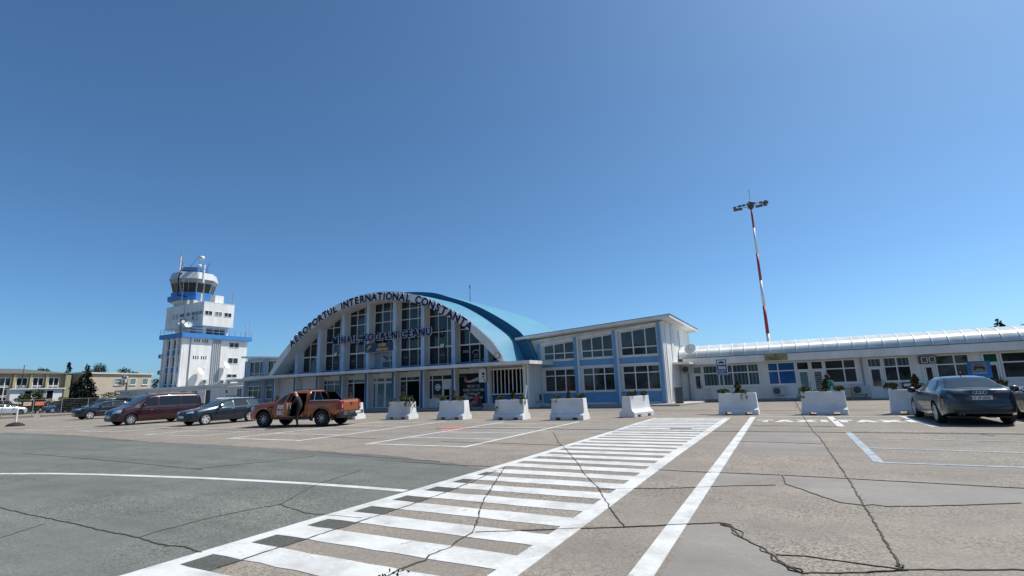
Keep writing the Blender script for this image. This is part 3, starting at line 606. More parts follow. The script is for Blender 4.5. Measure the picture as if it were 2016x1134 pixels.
# ------------------------------------------------------------------ wings
def sloped_box(parent, name, x0, x1, y0, y1, zl, zr, th, m):
    mb = MB(); mb.hexa([(x0,y0,zl-th),(x1,y0,zr-th),(x1,y1,zr-th),(x0,y1,zl-th)], [(x0,y0,zl),(x1,y0,zr),(x1,y1,zr),(x0,y1,zl)]); return mb.build(name, m, parent, fix=True)
wr = thing('terminal_wing', 'two storey blue and white wing with a roof rising to the right of the hall', 'building')
YWG = 35.7
mb = MB(); mb.hexa([(-17.4,YWG,0),(-7.07,YWG,0),(-7.07,YWG,5.80),(-17.4,YWG,5.10)], [(-17.4,46.8,0),(-7.07,46.8,0),(-7.07,46.8,5.80),(-17.4,46.8,5.10)]); mb.build('wall', [white], wr, fix=True)
rf = sloped_box(wr, 'roof', -18.3, -6.35, 34.7, 47.4, 5.336, 6.06, .20, [fascia])
mb = MB(); mb.hexa([(-18.28,34.67,5.342),(-6.31,34.67,6.066),(-6.31,47.44,6.066),(-18.28,47.44,5.342)], [(-18.28,34.67,5.375),(-6.31,34.67,6.10),(-6.31,47.44,6.10),(-18.28,47.44,5.375)]); mb.build('roof_edge', [mat('roof_flashing', (0.10, 0.15, 0.22), 0.5)], rf, fix=True)
W = wallY(YWG); lint = lambda u: 4.62+.0965*(u+16.2)
PIL = [(-16.72, -16.45), (-13.70, -13.35), (-10.68, -10.33), (-7.47, -7.09)]
for i, (a, c) in enumerate(PIL):
    mb = MB(); slab(mb, W, a, .0, c, lint(a)+.22, 0, .30, 0, zt1=lint(c)+.22); slab(mb, W, a-.005, .02, a+.26, lint(a)+.2, .296, .306, 1, zt1=lint(a+.26)+.2)
    mb.build('pilaster', [white, bluep], wr, fix=True)
for i in range(3):
    u0, u1 = PIL[i][1], PIL[i+1][0]
    for nm, za, zb_, dd, mm in (('plinth', .0, .24, .06, white), ('spandrel', .24, .97, .05, bluep), ('spandrel', 2.92, 3.36, .05, bluep), ('window_head', 2.80, 2.92, .12, white), ('window_sill', .97, 1.04, .14, white), ('window_sill', 3.36, 3.45, .12, white)):
        mb = MB(); slab(mb, W, u0, za, u1, zb_, 0, dd); mb.build(nm, [mm], wr, fix=True)
    mb = MB(); mb.hexa([W(u0, 0, lint(u0)+.02), W(u1, 0, lint(u1)+.02), W(u1, 0, lint(u1)+.24), W(u0, 0, lint(u0)+.24)], [W(u0, .16, lint(u0)+.02), W(u1, .16, lint(u1)+.02), W(u1, .16, lint(u1)+.24), W(u0, .16, lint(u0)+.24)]); mb.build('window_head', [white], wr, fix=True)
    v0, v1 = u0+.18, u1-.03
    ms = (v0+(v1-v0)*.34, v0+(v1-v0)*.68)
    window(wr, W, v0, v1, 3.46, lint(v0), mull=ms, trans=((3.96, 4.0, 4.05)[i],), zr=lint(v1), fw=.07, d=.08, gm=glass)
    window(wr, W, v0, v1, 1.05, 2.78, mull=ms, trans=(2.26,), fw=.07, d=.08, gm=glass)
# side wall: pilaster strip, downpipe, canopy over side door, door
Wx = wallX(-7.07)
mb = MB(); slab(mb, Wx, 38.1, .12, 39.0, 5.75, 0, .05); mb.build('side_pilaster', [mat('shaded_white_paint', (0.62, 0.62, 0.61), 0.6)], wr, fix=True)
for y_, r_ in ((41.3, .05), (35.9, .04)): mb = MB(); mb.tube([(-7.0, y_, .1), (-7.0, y_, 5.6)], r_); mb.build('downpipe', [white], wr)
mb = MB(); mb.box(-7.07, 37.9, 2.78, -5.9, 40.6, 2.92); mb.build('side_canopy', [fascia], wr)
mb = MB(); slab(mb, Wx, 39.3, .12, 40.3, 2.4, .0, .04); mb.build('side_door', [trim], wr, fix=True)
wl = thing('terminal_wing', 'two storey blue and white wing left of the hall beside the control tower', 'building')
mb = MB(); mb.hexa([(-52.8,YWG,0),(-44.6,YWG,0),(-44.6,YWG,5.15),(-52.8,YWG,5.62)], [(-52.8,46.8,0),(-44.6,46.8,0),(-44.6,46.8,5.15),(-52.8,46.8,5.62)]); mb.build('wall', [paleblue], wl, fix=True)
sloped_box(wl, 'roof', -52.95, -43.4, 35.0, 47.2, 5.86, 5.30, .2, [fascia])
for a, c in ((-52.8, -52.45), (-49.75, -49.35), (-46.3, -45.95)):
    mb = MB(); slab(mb, W, a, 0, c, 5.3, 0, .3, 0); slab(mb, W, a+.03, .02, c-.03, 5.28, .296, .305, 1); mb.build('pilaster', [white, bluep], wl, fix=True)
for u0, u1 in ((-52.45, -49.75), (-49.35, -46.3)):
    for za, zb_ in ((.02, 1.1), (2.62, 3.5)): mb = MB(); slab(mb, W, u0, za, u1, zb_, 0, .05); mb.build('spandrel', [bluep], wl, fix=True)
    ms = (u0+(u1-u0)*.36, u0+(u1-u0)*.7)
    window(wl, W, u0+.15, u1-.1, 3.62, 5.22, mull=ms, trans=(3.9,), fw=.07, gm=glass_hall); window(wl, W, u0+.15, u1-.1, 1.12, 2.58, mull=ms, trans=(2.1,), fw=.07, gm=glass)
mb = MB(); mb.box(-53.2, 33.6, 3.10, -47.25, 35.6, 3.34); mb.build('wing_canopy', [fascia], wl)

# ------------------------------------------------------------------ annex on the right
an = thing('annex_building', 'long low white annex with a glazed barrel roof on the right', 'building')
mb = MB(); mb.box(-7.05, 41.0, 0, 26, 46, 3.0); mb.build('wall', [white], an)
mb = MB(); mb.box(-6.66, 40.0, 2.72, 26, 41.3, 3.22); mb.build('fascia', [fascia], an)
mb = MB(); mb.box(-6.68, 39.97, 3.224, 26, 40.25, 3.262); mb.build('flashing', [darkgrey], an)
W = wallY(41.0)
poly = mat('polycarbonate', (0.66, 0.69, 0.67), 0.32, var=0.25, vscale=0.8, spec=1.0, coat=0.0, vstretch=(1, .3, .3))
VC, VR, VH = 42.3, 1.95, 1.02
arc = [(VC-VR*math.cos(math.pi*i/24), 3.24+VH*math.sin(math.pi*i/24)) for i in range(25)]
mb = MB(); mb.grid([[(x, y, z) for y, z in arc] for x in (-7.0, 26)])
o = mb.build('barrel_roof', [poly], an, smooth=True)
pn = poly.node_tree; tg = pn.nodes.new('ShaderNodeTangent'); tg.direction_type = 'RADIAL'; tg.axis = 'X'; pn.links.new(tg.outputs[0], pn.nodes['Principled BSDF'].inputs['Tangent']); pn.nodes['Principled BSDF'].inputs['Anisotropic'].default_value = 0.9; pn.nodes['Principled BSDF'].inputs['Anisotropic Rotation'].default_value = 0.25
x = -6.55
while x < 26:
    mb = MB(); mb.grid([[(xx, VC+(y-VC)*k, 3.24+(z-3.24)*k+dz) for y, z in arc] for xx, k, dz in ((x, 1, 0), (x, 1.018, .01), (x+.05, 1.018, .01), (x+.05, 1, 0))]); mb.build('roof_rib', [trim], o); x += .835
ZT, ZM2, ZS = 2.66, 2.05, 1.08
def bay(u0, u1, mull, gm, gm2=None, z0=ZS): return window(an, W, u0, u1, z0, ZT, mull=mull, trans=(ZM2,), fw=.075, d=.07, gm=gm, sill=.08 if z0 > .5 else 0, panes=None if gm2 is None else [(u0+.02, u1-.02, ZM2, ZT-.02, gm2), (u0+.02, u1-.02, z0+.02, ZM2, gm)])
def door(u0, u1, gm, gm_top, zlow=.75):
    o = window(an, W, u0, u1, .06, ZT, trans=(ZM2,), fw=.09, d=.07, name='door', panes=[(u0+.05, u1-.05, ZM2, ZT-.03, gm_top), (u0+.05, u1-.05, .1, ZM2, trim)])
    window(o, W, u0+.14, u1-.14, zlow, ZM2-.1, fw=.05, d=.05, gm=gm, name='door_pane', dn=.012)
    mb = MB(); mb.box(u1-.12, 40.86, 1.0, u1-.08, 40.93, 1.2); mb.build('handle', [steel], o); return o
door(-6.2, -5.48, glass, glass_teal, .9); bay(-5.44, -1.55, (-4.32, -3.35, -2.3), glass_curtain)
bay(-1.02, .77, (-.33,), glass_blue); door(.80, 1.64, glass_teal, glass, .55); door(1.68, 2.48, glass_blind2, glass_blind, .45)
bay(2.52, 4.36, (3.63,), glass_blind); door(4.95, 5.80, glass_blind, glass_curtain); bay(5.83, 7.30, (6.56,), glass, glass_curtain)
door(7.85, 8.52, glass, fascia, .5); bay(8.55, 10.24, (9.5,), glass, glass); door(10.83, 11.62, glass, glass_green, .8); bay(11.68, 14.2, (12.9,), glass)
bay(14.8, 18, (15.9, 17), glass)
mb = MB()
for u0, u1 in ((-5.44, .78), (2.5, 4.9), (5.85, 7.8), (8.55, 10.8), (11.7, 26)): slab(mb, W, u0, .0, u1, .14, 0, .03)
mb.build('plinth', [mat('grey_plinth', (0.30, 0.30, 0.30), 0.8)], an, fix=True)
for x_ in (4.66, -6.5): mb = MB(); mb.tube([(x_, 40.9, .1), (x_, 40.9, 2.7)], .055); mb.build('downpipe', [mat('pipe_grey', (0.25, 0.27, 0.30), 0.5)], an)
gs = thing('brass_plaque', 'brown and gold plaque on the fascia above blue windows', 'sign', loc=(-.35, 39.98, 2.78))
mb = MB(); mb.box(-.72, -.04, 0, .72, 0, .48); mb.build('board', [mat('brass_board', (0.34, 0.27, 0.12), 0.5, var=.3, vscale=3)], gs)
mb = MB(); mb.box(-.6, -.05, .20, .3, -.041, .235); mb.box(-.5, -.05, .12, .1, -.041, .15); mb.box(-.4, -.05, .05, .35, -.041, .08); mb.lathe([(.07,0),(.05,.012)], 16, Matrix.Translation((0, -.041, .36)) @ Matrix.Rotation(R(90), 4, 'X')); mb.build('raised_print', [mat('brass_dark', (0.07, 0.05, 0.02), 0.5)], gs)
def aircon(x, y, z, label, rz=0, wd=.8, group='air conditioning units'):
    a = thing('air_conditioner', label, 'air conditioner', group, (x, y, z), rz)
    mb = MB(); mb.box(-wd/2, -.32, 0, wd/2, -.02, .56); mb.build('casing', [greybox], a)
    mb = MB(); mb.lathe([(.22, 0), (.22, .012)], 24, Matrix.Translation((-wd*.16, -.322, .28)) @ Matrix.Rotation(R(90), 4, 'X'))
    for k in range(5): mb.box(-wd*.16-.24, -.345, .06+k*.1, -wd*.16+.24, -.336, .075+k*.1)
    mb.build('fan_grille', [darkgrey], a)
    mb = MB(); mb.box(-wd*.35, -.34, -.05, -wd*.31, .0, 0); mb.box(wd*.31, -.34, -.05, wd*.35, .0, 0); mb.build('bracket', [steel], a)
    return a
aircon(-.45, 41.0, .38, 'white air conditioner under the blue windows of the annex'); aircon(4.3, 41.0, .34, 'white air conditioner left of the annex blinds door')
aircon(-6.55, 41.0, 2.15, 'white air conditioner under the fascia at the wing corner', wd=.6); aircon(-16.5, 34.6, .45, 'white air conditioner on the hall end wall behind planters', R(90))
mb = MB(); mb.box(8.18-.45, 40.75, 2.15, 8.18+.45, 40.93, 2.62); o = mb.build('window_grille', [darkgrey], an)
mb = MB()
for k in range(2): 
    for q in (0, .32): mb.box(7.83+k*.4+q*.9, 40.72, 2.2, 7.87+k*.4+q*.9, 40.745, 2.56)
    mb.box(7.83+k*.4, 40.72, 2.2, 8.16+k*.4, 40.746, 2.24); mb.box(7.83+k*.4, 40.72, 2.53, 8.16+k*.4, 40.746, 2.57)
mb.build('grille_frame', [trim], o)
# ------------------------------------------------------------------ control tower, low building, mast, far buildings
ct = thing('control_tower', 'white and blue airport control tower with antennas left of the hall', 'control tower')
TX = -77.2
mb = MB(); mb.box(-82.3, 42.0, 0, TX, 51.9, 10.3); mb.build('wall', [white], ct)
mb = MB(); mb.box(-82.9, 41.4, 10.3, -76.75, 52.4, 10.95); mb.build('cornice', [towerblue], ct)
W = wallY(42.0)
for u in (-82.25, -81.7, -80.22, -78.74, -77.62):
    mb = MB(); slab(mb, W, u, 0, u+.40, 10.28, 0, .32); mb.build('pilaster', [white], ct, fix=True)
for a, c in ((-81.3, -80.22), (-79.82, -78.74), (-78.34, -77.62)):
    for z0, z1 in ((8.65, 10.05), (6.05, 7.6), (3.55, 5.1)): window(ct, W, a, c, z0, z1, mull=((a+c)/2,), fw=.05, gm=glass_hall)
    for z0, z1 in ((7.72, 8.55), (5.18, 5.98), (2.9, 3.45)): mb = MB(); slab(mb, W, a, z0, c, z1, 0, .08); mb.build('spandrel', [deepblue], ct, fix=True)
Wx = wallX(TX)
for z0, z1 in ((9.1, 9.97), (6.6, 7.55), (4.4, 5.0)): window(ct, Wx, 48.8, 50.5, z0, z1, mull=(49.65,), fw=.07, gm=glass_hall)
mb = MB()
for z0, z1 in ((9.7, 10.15), (7.15, 7.65)):
    for k in range(6): u = 43.42+k*.33+(.2 if k > 2 else 0); slab(mb, Wx, u, z0, u+.15, z1, .0, .006)
mb.build('slit_window', [dark], ct, fix=True)
for k in range(5): mb = MB(); slab(mb, Wx, 46.22+k*.29, 2.5, 46.34+k*.29, 10.2, 0, .14); mb.build('wall_fin', [mat('fin_grey', (0.40, 0.42, 0.46), .6)], ct, fix=True)
mb = MB(); mb.tube([(TX+.08, 42.9, .2), (TX+.08, 42.9, 10.3)], .07); mb.build('downpipe', [mat('pipe_grey', (0.25, 0.27, 0.30), 0.5)], ct)
mb = MB(); mb.box(-85.5, 45.0, 10.95, -78.0, 49.0, 12.35); mb.build('recessed_storey', [fascia], ct)
for u0, u1 in ((-81.2, -79.9),): window(ct, wallY(45.0), u0, u1, 11.1, 12.1, fw=.06, gm=glass)
window(ct, wallX(-78.0), 45.4, 48.5, 11.0, 12.1, mull=(46.6, 47.6), fw=.06, gm=glass_hall)
mb = MB(); mb.box(-87.5, 44.4, 12.3, TX, 49.25, 16.0); us = mb.build('upper_storey', [white], ct)
W2 = wallY(44.4)
for u0, u1 in ((-83.5, -82.3), (-81.7, -80.7), (-80.25, -79.3), (-79.2, -78.4), (-78.3, -77.45)): window(us, W2, u0, u1, 14.02, 14.66, mull=((u0+u1)/2,), fw=.05, gm=glass_hall)
for u0, u1 in ((-85.6, -85.0), (-84.7, -84.0)):
    mb = MB(); slab(mb, W2, u0, 13.9, u1, 14.7, 0, .02)
    mb.build('louvre', [mat('louvre_grey', (0.42, 0.43, 0.45), .6)], us, fix=True)
for u0, u1, g_ in ((44.6, 45.75, glass_hall), (46.15, 47.3, glass_teal), (47.65, 48.85, glass_hall)): window(us, wallX(TX), u0, u1, 13.95, 14.64, mull=((u0+u1)/2,), fw=.05, gm=g_)
mb = MB(); mb.box(-87.5, 44.38, 15.97, TX+.02, 49.27, 16.05); mb.build('coping', [fascia], us)
# cab: balcony, inclined glazing, roof rings
CC = (-85.8, 47.4)
def ring(r0, z0, r1, z1, m, name, parent, cap=True, n=8, ph=.125):
    pr = [(CC[0]+r*math.cos(2*math.pi*(i/n+ph/1)), CC[1]+r*math.sin(2*math.pi*(i/n+ph)), z) for r, z in ((r0, z0), (r1, z1)) for i in range(n)]
    mb = MB(); f = [(i, (i+1) % n, n+(i+1) % n, n+i) for i in range(n)]
    if cap: f += [tuple(range(n-1, -1, -1)), tuple(range(n, 2*n))]
    mb.add(pr, f); return mb.build(name, m, parent, fix=True)
ph = .0625
ring(2.3, 16.0, 3.05, 17.0, [fascia], 'cab_base', ct, ph=ph)
ring(3.5, 17.0, 3.55, 17.75, [towerblue], 'balcony', ct, ph=ph); ring(3.1, 17.75, 3.12, 18.45, [towerblue], 'balcony_parapet', ct, ph=ph)
cabg = ring(2.75, 18.4, 3.2, 20.05, [glass_hall], 'cab_glazing', ct, ph=ph)
for i in range(16):
    a = 2*math.pi*(i/16+ph); k = 1 if i % 2 == 0 else math.cos(math.pi/8)
    mb = MB(); mb.tube([(CC[0]+2.77*k*math.cos(a), CC[1]+2.77*k*math.sin(a), 18.4), (CC[0]+3.22*k*math.cos(a), CC[1]+3.22*k*math.sin(a), 20.05)], .09 if i % 2 == 0 else .045); mb.build('glazing_bar', [MATS['cab_grey'] if 'cab_grey' in MATS else mat('cab_grey', (0.26, 0.28, 0.31), .5)], cabg)
ring(3.25, 20.0, 3.55, 20.65, [mat('cab_grey', (0.26, 0.28, 0.31), .5)], 'cab_eave', ct, ph=ph); ring(3.55, 20.65, 3.2, 21.8, [mat('cab_shade_grey', (0.50, 0.52, 0.55), .5)], 'cab_roof', ct, ph=ph)  # cab roof: shade put into its grey colour
ring(1.7, 21.8, 1.75, 22.2, [darkgrey], 'roof_drum', ct, ph=ph); ring(2.2, 22.2, 2.3, 22.75, [towerblue], 'roof_crown', ct, ph=ph)
mb = MB(); mb.box(-79.6, 46.6, 16.05, -78.2, 48.0, 17.4); mb.build('roof_hut', [white], ct)
mb = MB(); mb.box(-83.6, 44.9, 16.05, -82.7, 45.6, 16.9); mb.box(-82.2, 44.9, 16.05, -81.0, 45.5, 16.75); mb.build('roof_equipment', [greybox], ct)
# railings
mb = MB()
for y0 in (0,):
    for k in range(12): mb.tube([(-76.8, 42+k*.93, 10.95), (-76.8, 42+k*.93, 11.75)], .025, 5)
    for z in (11.35, 11.75): mb.tube([(-76.8, 42, z), (-76.8, 52.3, z)], .025, 5); mb.tube([(-82.8, 41.5, z), (-76.8, 41.5, z)], .025, 5)
    for k in range(7): mb.tube([(-82.8+k, 41.5, 10.95), (-82.8+k, 41.5, 11.75)], .025, 5)
mb.build('railing', [mat('rail_blue', (0.10, 0.16, 0.28), .5)], ct)
# antennas on the tower
for x, y, z0, z1, r in ((-86.05,45.1,20.0,25.6,.06),(-85.55,45.1,20.0,24.9,.07),(-83.2,46.5,21.8,25.0,.05),(-79.3,45.3,16.0,20.0,.05),(-81.5,45.6,20.5,22.2,.04),(-84.9,46,22,24.0,.02),(-78.6,45.4,20,23.2,.02),(-79.0,45.2,16,19.5,.05),(-76.9,51.9,10.95,13.6,.03),(-76.9,51.2,10.95,13.0,.04),(-77.3,48.9,16,18,.06),(-77.3,48.2,16,19.3,.02),(-82.2,44.3,14.0,16.2,.03),(-83.0,44.0,16,20.4,.03),(-82.6,44.0,16,20.4,.03)): am = MB(); am.tube([(x,y,z0),(x,y,z1)], r, 6); am.build('antenna_rod', [mat('antenna_grey', (0.30, 0.31, 0.33), .5)], ct)
am = MB()
for p, q in (((-85.6,45.1,23.6),(-83.2,46.5,22.6)),((-85.6,45.1,22.4),(-84.2,46,22.3)),((-85.2,45.4,21.7),(-83.25,46.4,24.6)),((-83.2,46.5,22.3),(-81.4,45.8,22.6)),((-79.0,45.3,22.0),(-77.9,45.3,22.0)),((-78.9,45.3,21.5),(-78.1,45.3,22.5)),((-80,45.2,19.2),(-79.2,45.2,20.4))): am.tube([p, q], .045, 5)
for z in (20.8, 21.6, 22.4, 23.2, 24.0): am.tube([(-86.05,45.1,z),(-85.55,45.1,z)], .025, 5)
for k in range(9): am.tube([(-83.0,44.0,16.4+k*.45),(-82.6,44.0,16.4+k*.45)], .02, 4)
am.build('antenna_bracing', [mat('antenna_grey', (0.30, 0.31, 0.33), .5)], ct)
for x, y, z, r in ((-82.6,46.5,24.2,.40),(-81.5,45.6,22.5,.30)):
    mb = MB(); mb.lathe([(.02,-r),(r*.8,-r*.6),(r,0),(r*.8,r*.6),(.02,r*.75)], 14, Matrix.Translation((x,y,z))); mb.build('radome', [white], ct, smooth=True)
for p, q, r in (((-85.95,44.95,20.6),(-85.95,44.95,24.6),.13),((-79.3,45.1,19.3),(-79.3,45.1,22.2),.17),((-79.4,45.1,16.1),(-79.4,45.1,17.6),.15)):
    mb = MB(); mb.tube([p, q], r, 8); mb.build('panel_antenna', [white], ct)
mb = MB(); mb.tube([(-85.0,45.4,21.9),(-84.15,44.15,21.3),(-83.95,43.85,20.5),(-84.1,44.1,18.6),(-83.9,43.95,17.7),(-82.4,44.5,17.35)], .10, 6); mb.build('cable', [dark], ct)
def dish(x, y, z, r, label, az, parent=None):
    d = thing('satellite_dish', label, 'satellite dish', 'satellite dishes', (x, y, z), az)
    k = [(r*i/6+.001, -.22*r*(1-(i/6)**2)) for i in range(7)]
    M = Matrix.Rotation(R(62), 4, 'X')
    mb = MB(); mb.lathe(k, 24, M, closed=False); mb.lathe([(a, h-.03) for a, h in k], 24, M, closed=False); mb.build('reflector', [trim], d, smooth=True)
    mb = MB(); tip = M @ Vector((0, 0, r*.95)); mb.tube([M @ Vector((0, -r*.95, -.02)), tip], .02, 5); mb.tube([tip, tip+Vector((0, .12, 0))], .05, 6); mb.build('feed_arm', [steel], d)
    mb = MB(); mb.tube([(0, 0, -.1), (0, .35, -.1), (0, .35, -r*.9)], .035, 6); mb.build('bracket', [steel], d); return d
dish(TX+.75, 44.3, 5.35, .62, 'white satellite dish on the lower left of the lit tower wall', R(115)); dish(TX+.75, 48.2, 6.35, .62, 'white satellite dish right of the fins on the lit tower wall', R(115))
dish(TX+.3, 42.2, 12.2, .5, 'large satellite dish on the tower terrace below the upper storey', R(60))
dish(-6.1, 40.3, 3.98, .42, 'white satellite dish between wing side wall and barrel roof end', R(-12))
aircon(TX+.1, 45.3, 3.55, 'grey air conditioner on low roof left of tower fins', R(90)); aircon(TX+.1, 48.0, 3.5, 'grey air conditioner on low roof just right of tower fins', R(90), .7); aircon(TX+.1, 49.1, 3.45, 'smaller grey air conditioner beside yellow roof at the tower', R(90), .6)
aircon(-82.2, 44.35, 13.2, 'air conditioner under the left window of the upper tower storey', wd=.9); aircon(-79.1, 44.35, 13.3, 'air conditioner under the right windows of the upper tower storey', wd=.8)
aircon(-82.2, 41.7, 7.5, 'air conditioner between top floors on the shaded tower side', wd=.7); aircon(-82.0, 41.7, 5.1, 'air conditioner between lower floors on the shaded tower side', wd=.7)
eq = thing('loudspeaker_horn', 'grey loudspeaker cluster on the tower terrace railing', 'loudspeaker', loc=(-79.6, 42.6, 10.95))
mb = MB(); mb.tube([(0,0,0),(0,0,1.9)], .06); mb.build('pole', [darkgrey], eq); mb = MB(); mb.lathe([(.08,0),(.32,.5)], 12, Matrix.Translation((0,-.1,1.5)) @ Matrix.Rotation(R(90), 4, 'X')); mb.lathe([(.08,0),(.28,.45)], 12, Matrix.Translation((.1,0,1.8)) @ Matrix.Rotation(R(80), 4, 'Y')); mb.box(-.5,-.1,.9,-.1,.2,1.3); mb.build('horn', [greybox], eq)
# low building in front of tower
lb = thing('low_building', 'low white building with small windows in front of the control tower', 'building')
mb = MB(); mb.box(-87.2, 39.0, 0, -50, 41.95, 2.75); mb.build('wall', [white], lb)
mb = MB(); mb.hexa([(-88,38.6,2.62),(-50,38.6,2.88),(-50,41.97,2.98),(-88,41.97,2.72)], [(-88,38.6,2.92),(-50,38.6,3.18),(-50,41.97,3.26),(-88,41.97,3.0)]); mb.build('roof', [fascia], lb, fix=True)
W = wallY(39.0)
for u0, u1, z0, z1 in ((-85.9,-83.6,.6,1.75),(-80.0,-78.6,1.6,2.4),(-77.4,-75.6,1.65,2.4),(-71.6,-69.9,1.5,2.45),(-68.9,-67.2,1.5,2.45)): window(lb, W, u0, u1, z0, z1, mull=(u0+(u1-u0)*.33, u0+(u1-u0)*.66), trans=((z0+z1)/2,), fw=.06, gm=glass)
window(lb, W, -66.6, -64.6, .1, 2.5, fw=.1, gm=mat('brown_door', (0.035, 0.02, 0.02), .3), name='door'); window(lb, W, -59.3, -58.4, .3, 2.5, mull=(-58.85,), trans=(1.5,), fw=.06, gm=glass, name='door')
mb = MB(); slab(mb, W, -61.5, 1.95, -61.3, 2.3, 0, .1); mb.build('wall_lamp', [darkgrey], lb, fix=True)
mb = MB(); mb.lathe([(3.0, 0), (2.6, .5), (1.2, .9), (.1, 1.0)], 20, Matrix.Translation((-70.5, 48.5, 3.2)) @ Matrix.Diagonal((1, .5, 1, 1))); tag(mb.build('awning_roof', [mat('yellowed_sheet', (0.50, 0.45, 0.30), .6)], smooth=True), 'yellowish rounded sheet roof at the foot of the tower', 'roof')
wsn = thing('information_board', 'white information board standing beside the brown door', 'sign', loc=(-58.2, 34.0, 0))
mb = MB(); mb.box(-.75, 0, .9, .75, .05, 2.35); mb.build('board', [trim], wsn); mb = MB(); mb.tube([(-.6,.05,0),(-.6,.05,1)], .04); mb.tube([(.6,.05,0),(.6,.05,1)], .04); mb.build('post', [steel], wsn); mb = MB(); mb.box(-.5,-.01,1.9,.5,0,1.96); mb.box(-.5,-.01,1.7,.3,0,1.75); mb.build('print', [greybox], wsn)
hr = thing('door_railing', 'dark metal railing by the last door of the low building', 'railing', loc=(-57.6, 37.6, 0))
mb = MB(); 
for x in (-1.6, 0, 1.2): mb.tube([(x,0,0),(x,0,1.6)], .05)
mb.tube([(-1.6,0,1.6),(1.2,0,1.6)], .05); mb.build('rail', [darkgrey], hr)
# light mast
lm = thing('floodlight_mast', 'tall red and white mast carrying a ring of floodlights', 'mast', loc=(-1.0, 60, 0))
redm = mat('mast_red', (0.36, 0.035, 0.05), .5, var=.15); mwh = mat('mast_white', (0.72, 0.72, 0.72), .5)
zs = [0, 3.0, 6.22, 9.19, 12.06, 15.1, 18.06, 20.6]; rad = lambda z: .20-.105*z/20.6
for i, (a, c) in enumerate(zip(zs, zs[1:])):
    mb = MB(); mb.lathe([(rad(a), a), (rad(c), c)], 16); mb.build('pole_section', [mwh if i % 2 else redm] if i % 2 == 0 else [mwh], lm, smooth=True)
mb = MB(); mb.lathe([(.28,20.35),(.32,20.5),(.32,21.05),(.2,21.15)], 12); mb.build('hub', [darkgrey], lm)
mb = MB(); mb.tube([(0,0,21.1),(0,0,22.62)], .018, 5); mb.tube([(0,0,22.3),(0,0,22.62)], .03, 5); mb.build('lightning_rod', [darkgrey], lm)
mb = MB()
for y_ in (-.42, .42): mb.tube([(-1.7, y_, 20.72), (1.7, y_, 20.72)], .035, 5)
for x_ in (-1.25, -.3, .3, 1.1, 1.5): mb.tube([(x_, -.55, 20.72), (x_, .55, 20.72)], .03, 5)
mb.build('lamp_frame', [darkgrey], lm)
LPOS = [(-1.62,-.15,-90),(-1.45,.4,180),(-1.1,-.5,0),(-1.1,.5,180),(-.25,-.62,0),(.35,-.6,0),(1.0,.5,180),(1.05,-.5,0),(1.45,.45,180),(1.6,-.2,90),(1.5,-.62,0),(0,.6,180),(-1.65,.5,180),(-.7,-.55,0),(.65,.55,180),(1.3,.1,90)]
for k in range(16):
    a = LPOS[k]; M = Matrix.Translation((a[0], a[1], 20.78)) @ Matrix.Rotation(R(a[2]), 4, 'Z') @ Matrix.Rotation(R(28), 4, 'X') @ Matrix.Diagonal((.95, -1.0, 1.0, 1))
    mb = MB(); mb.hexa([(-.2,-.05,-.16),(.2,-.05,-.16),(.2,.24,-.16),(-.2,.24,-.16)], [(-.13,0,.06),(.13,0,.06),(.13,.2,.06),(-.13,.2,.06)]); mb.tube([(0,.05,-.05),(0,-.05,-.1)], .025, 5); mb.xf(M); mb.build('floodlight', [darkgrey], lm, fix=True)
# yellow and beige blocks far left, facing +X
ochre = mat('ochre_render', (0.42, 0.34, 0.20), .85, var=.18, vscale=.8, detail=6); beige = mat('beige_render', (0.60, 0.50, 0.38), .85, var=.16, vscale=.9, detail=7); slate = mat('grey_sheet_roof', (0.115, 0.122, 0.108), .6, var=.12, vscale=1)
yb = thing('office_block', 'ochre three row windowed block with a grey roof at the left edge', 'building')
XB = -105.0; W = wallX(XB)
mb = MB(); mb.box(-118, 14, 0, XB, 39.4, 6.1); mb.build('wall', [ochre], yb)
mb = MB(); mb.add([(-118.6,13.4,6.08),(-104.3,13.4,6.08),(-104.3,40.0,6.08),(-118.6,40.0,6.08),(-111.5,17,7.15),(-111.5,35.2,7.15)], [(0,1,4),(1,2,5,4),(2,3,5),(3,0,4,5),(3,2,1,0)]); mb.build('roof', [slate], yb, fix=True)
k = 0; u = 15.2
while u < 38.4:
    mb = MB(); slab(mb, W, u-.42, 0, u-.12, 6.0, 0, .45); mb.build('pilaster', [ochre], yb, fix=True)
    window(yb, W, u, u+1.4, .9, 5.5, mull=(u+.7,), trans=(1.5, 2.55, 2.75, 4.0, 4.2), fw=.1, d=.1, gm=glass_hall); u += 1.95
mb = MB(); slab(mb, W, 38.7, 0, 39.4, 6.0, 0, .6); mb.build('end_pier', [mat('olive_render', (0.30, 0.30, 0.18), .85)], yb, fix=True)
mb = MB(); mb.tube([(XB+.3, 33.4, 0), (XB+.3, 33.4, 7.4)], .06, 6); mb.build('downpipe', [slate], yb)
ln = thing('kiosk', 'white flat roofed kiosk with openings before the ochre block', 'kiosk')
mb = MB(); mb.box(-103.4, 31.4, 0, -102.0, 37.6, 3.6); mb.build('wall', [trim], ln); mb = MB(); mb.box(-103.6, 31.2, 3.602, -101.7, 37.9, 3.74); mb.build('roof', [trim], ln)
for u in (33.0, 35.6): window(ln, wallX(-102.0), u, u+.9, 2.1, 3.4, fw=.06, gm=dark)
bb = thing('office_block', 'beige plain walled block with three windows behind the spruce', 'building')
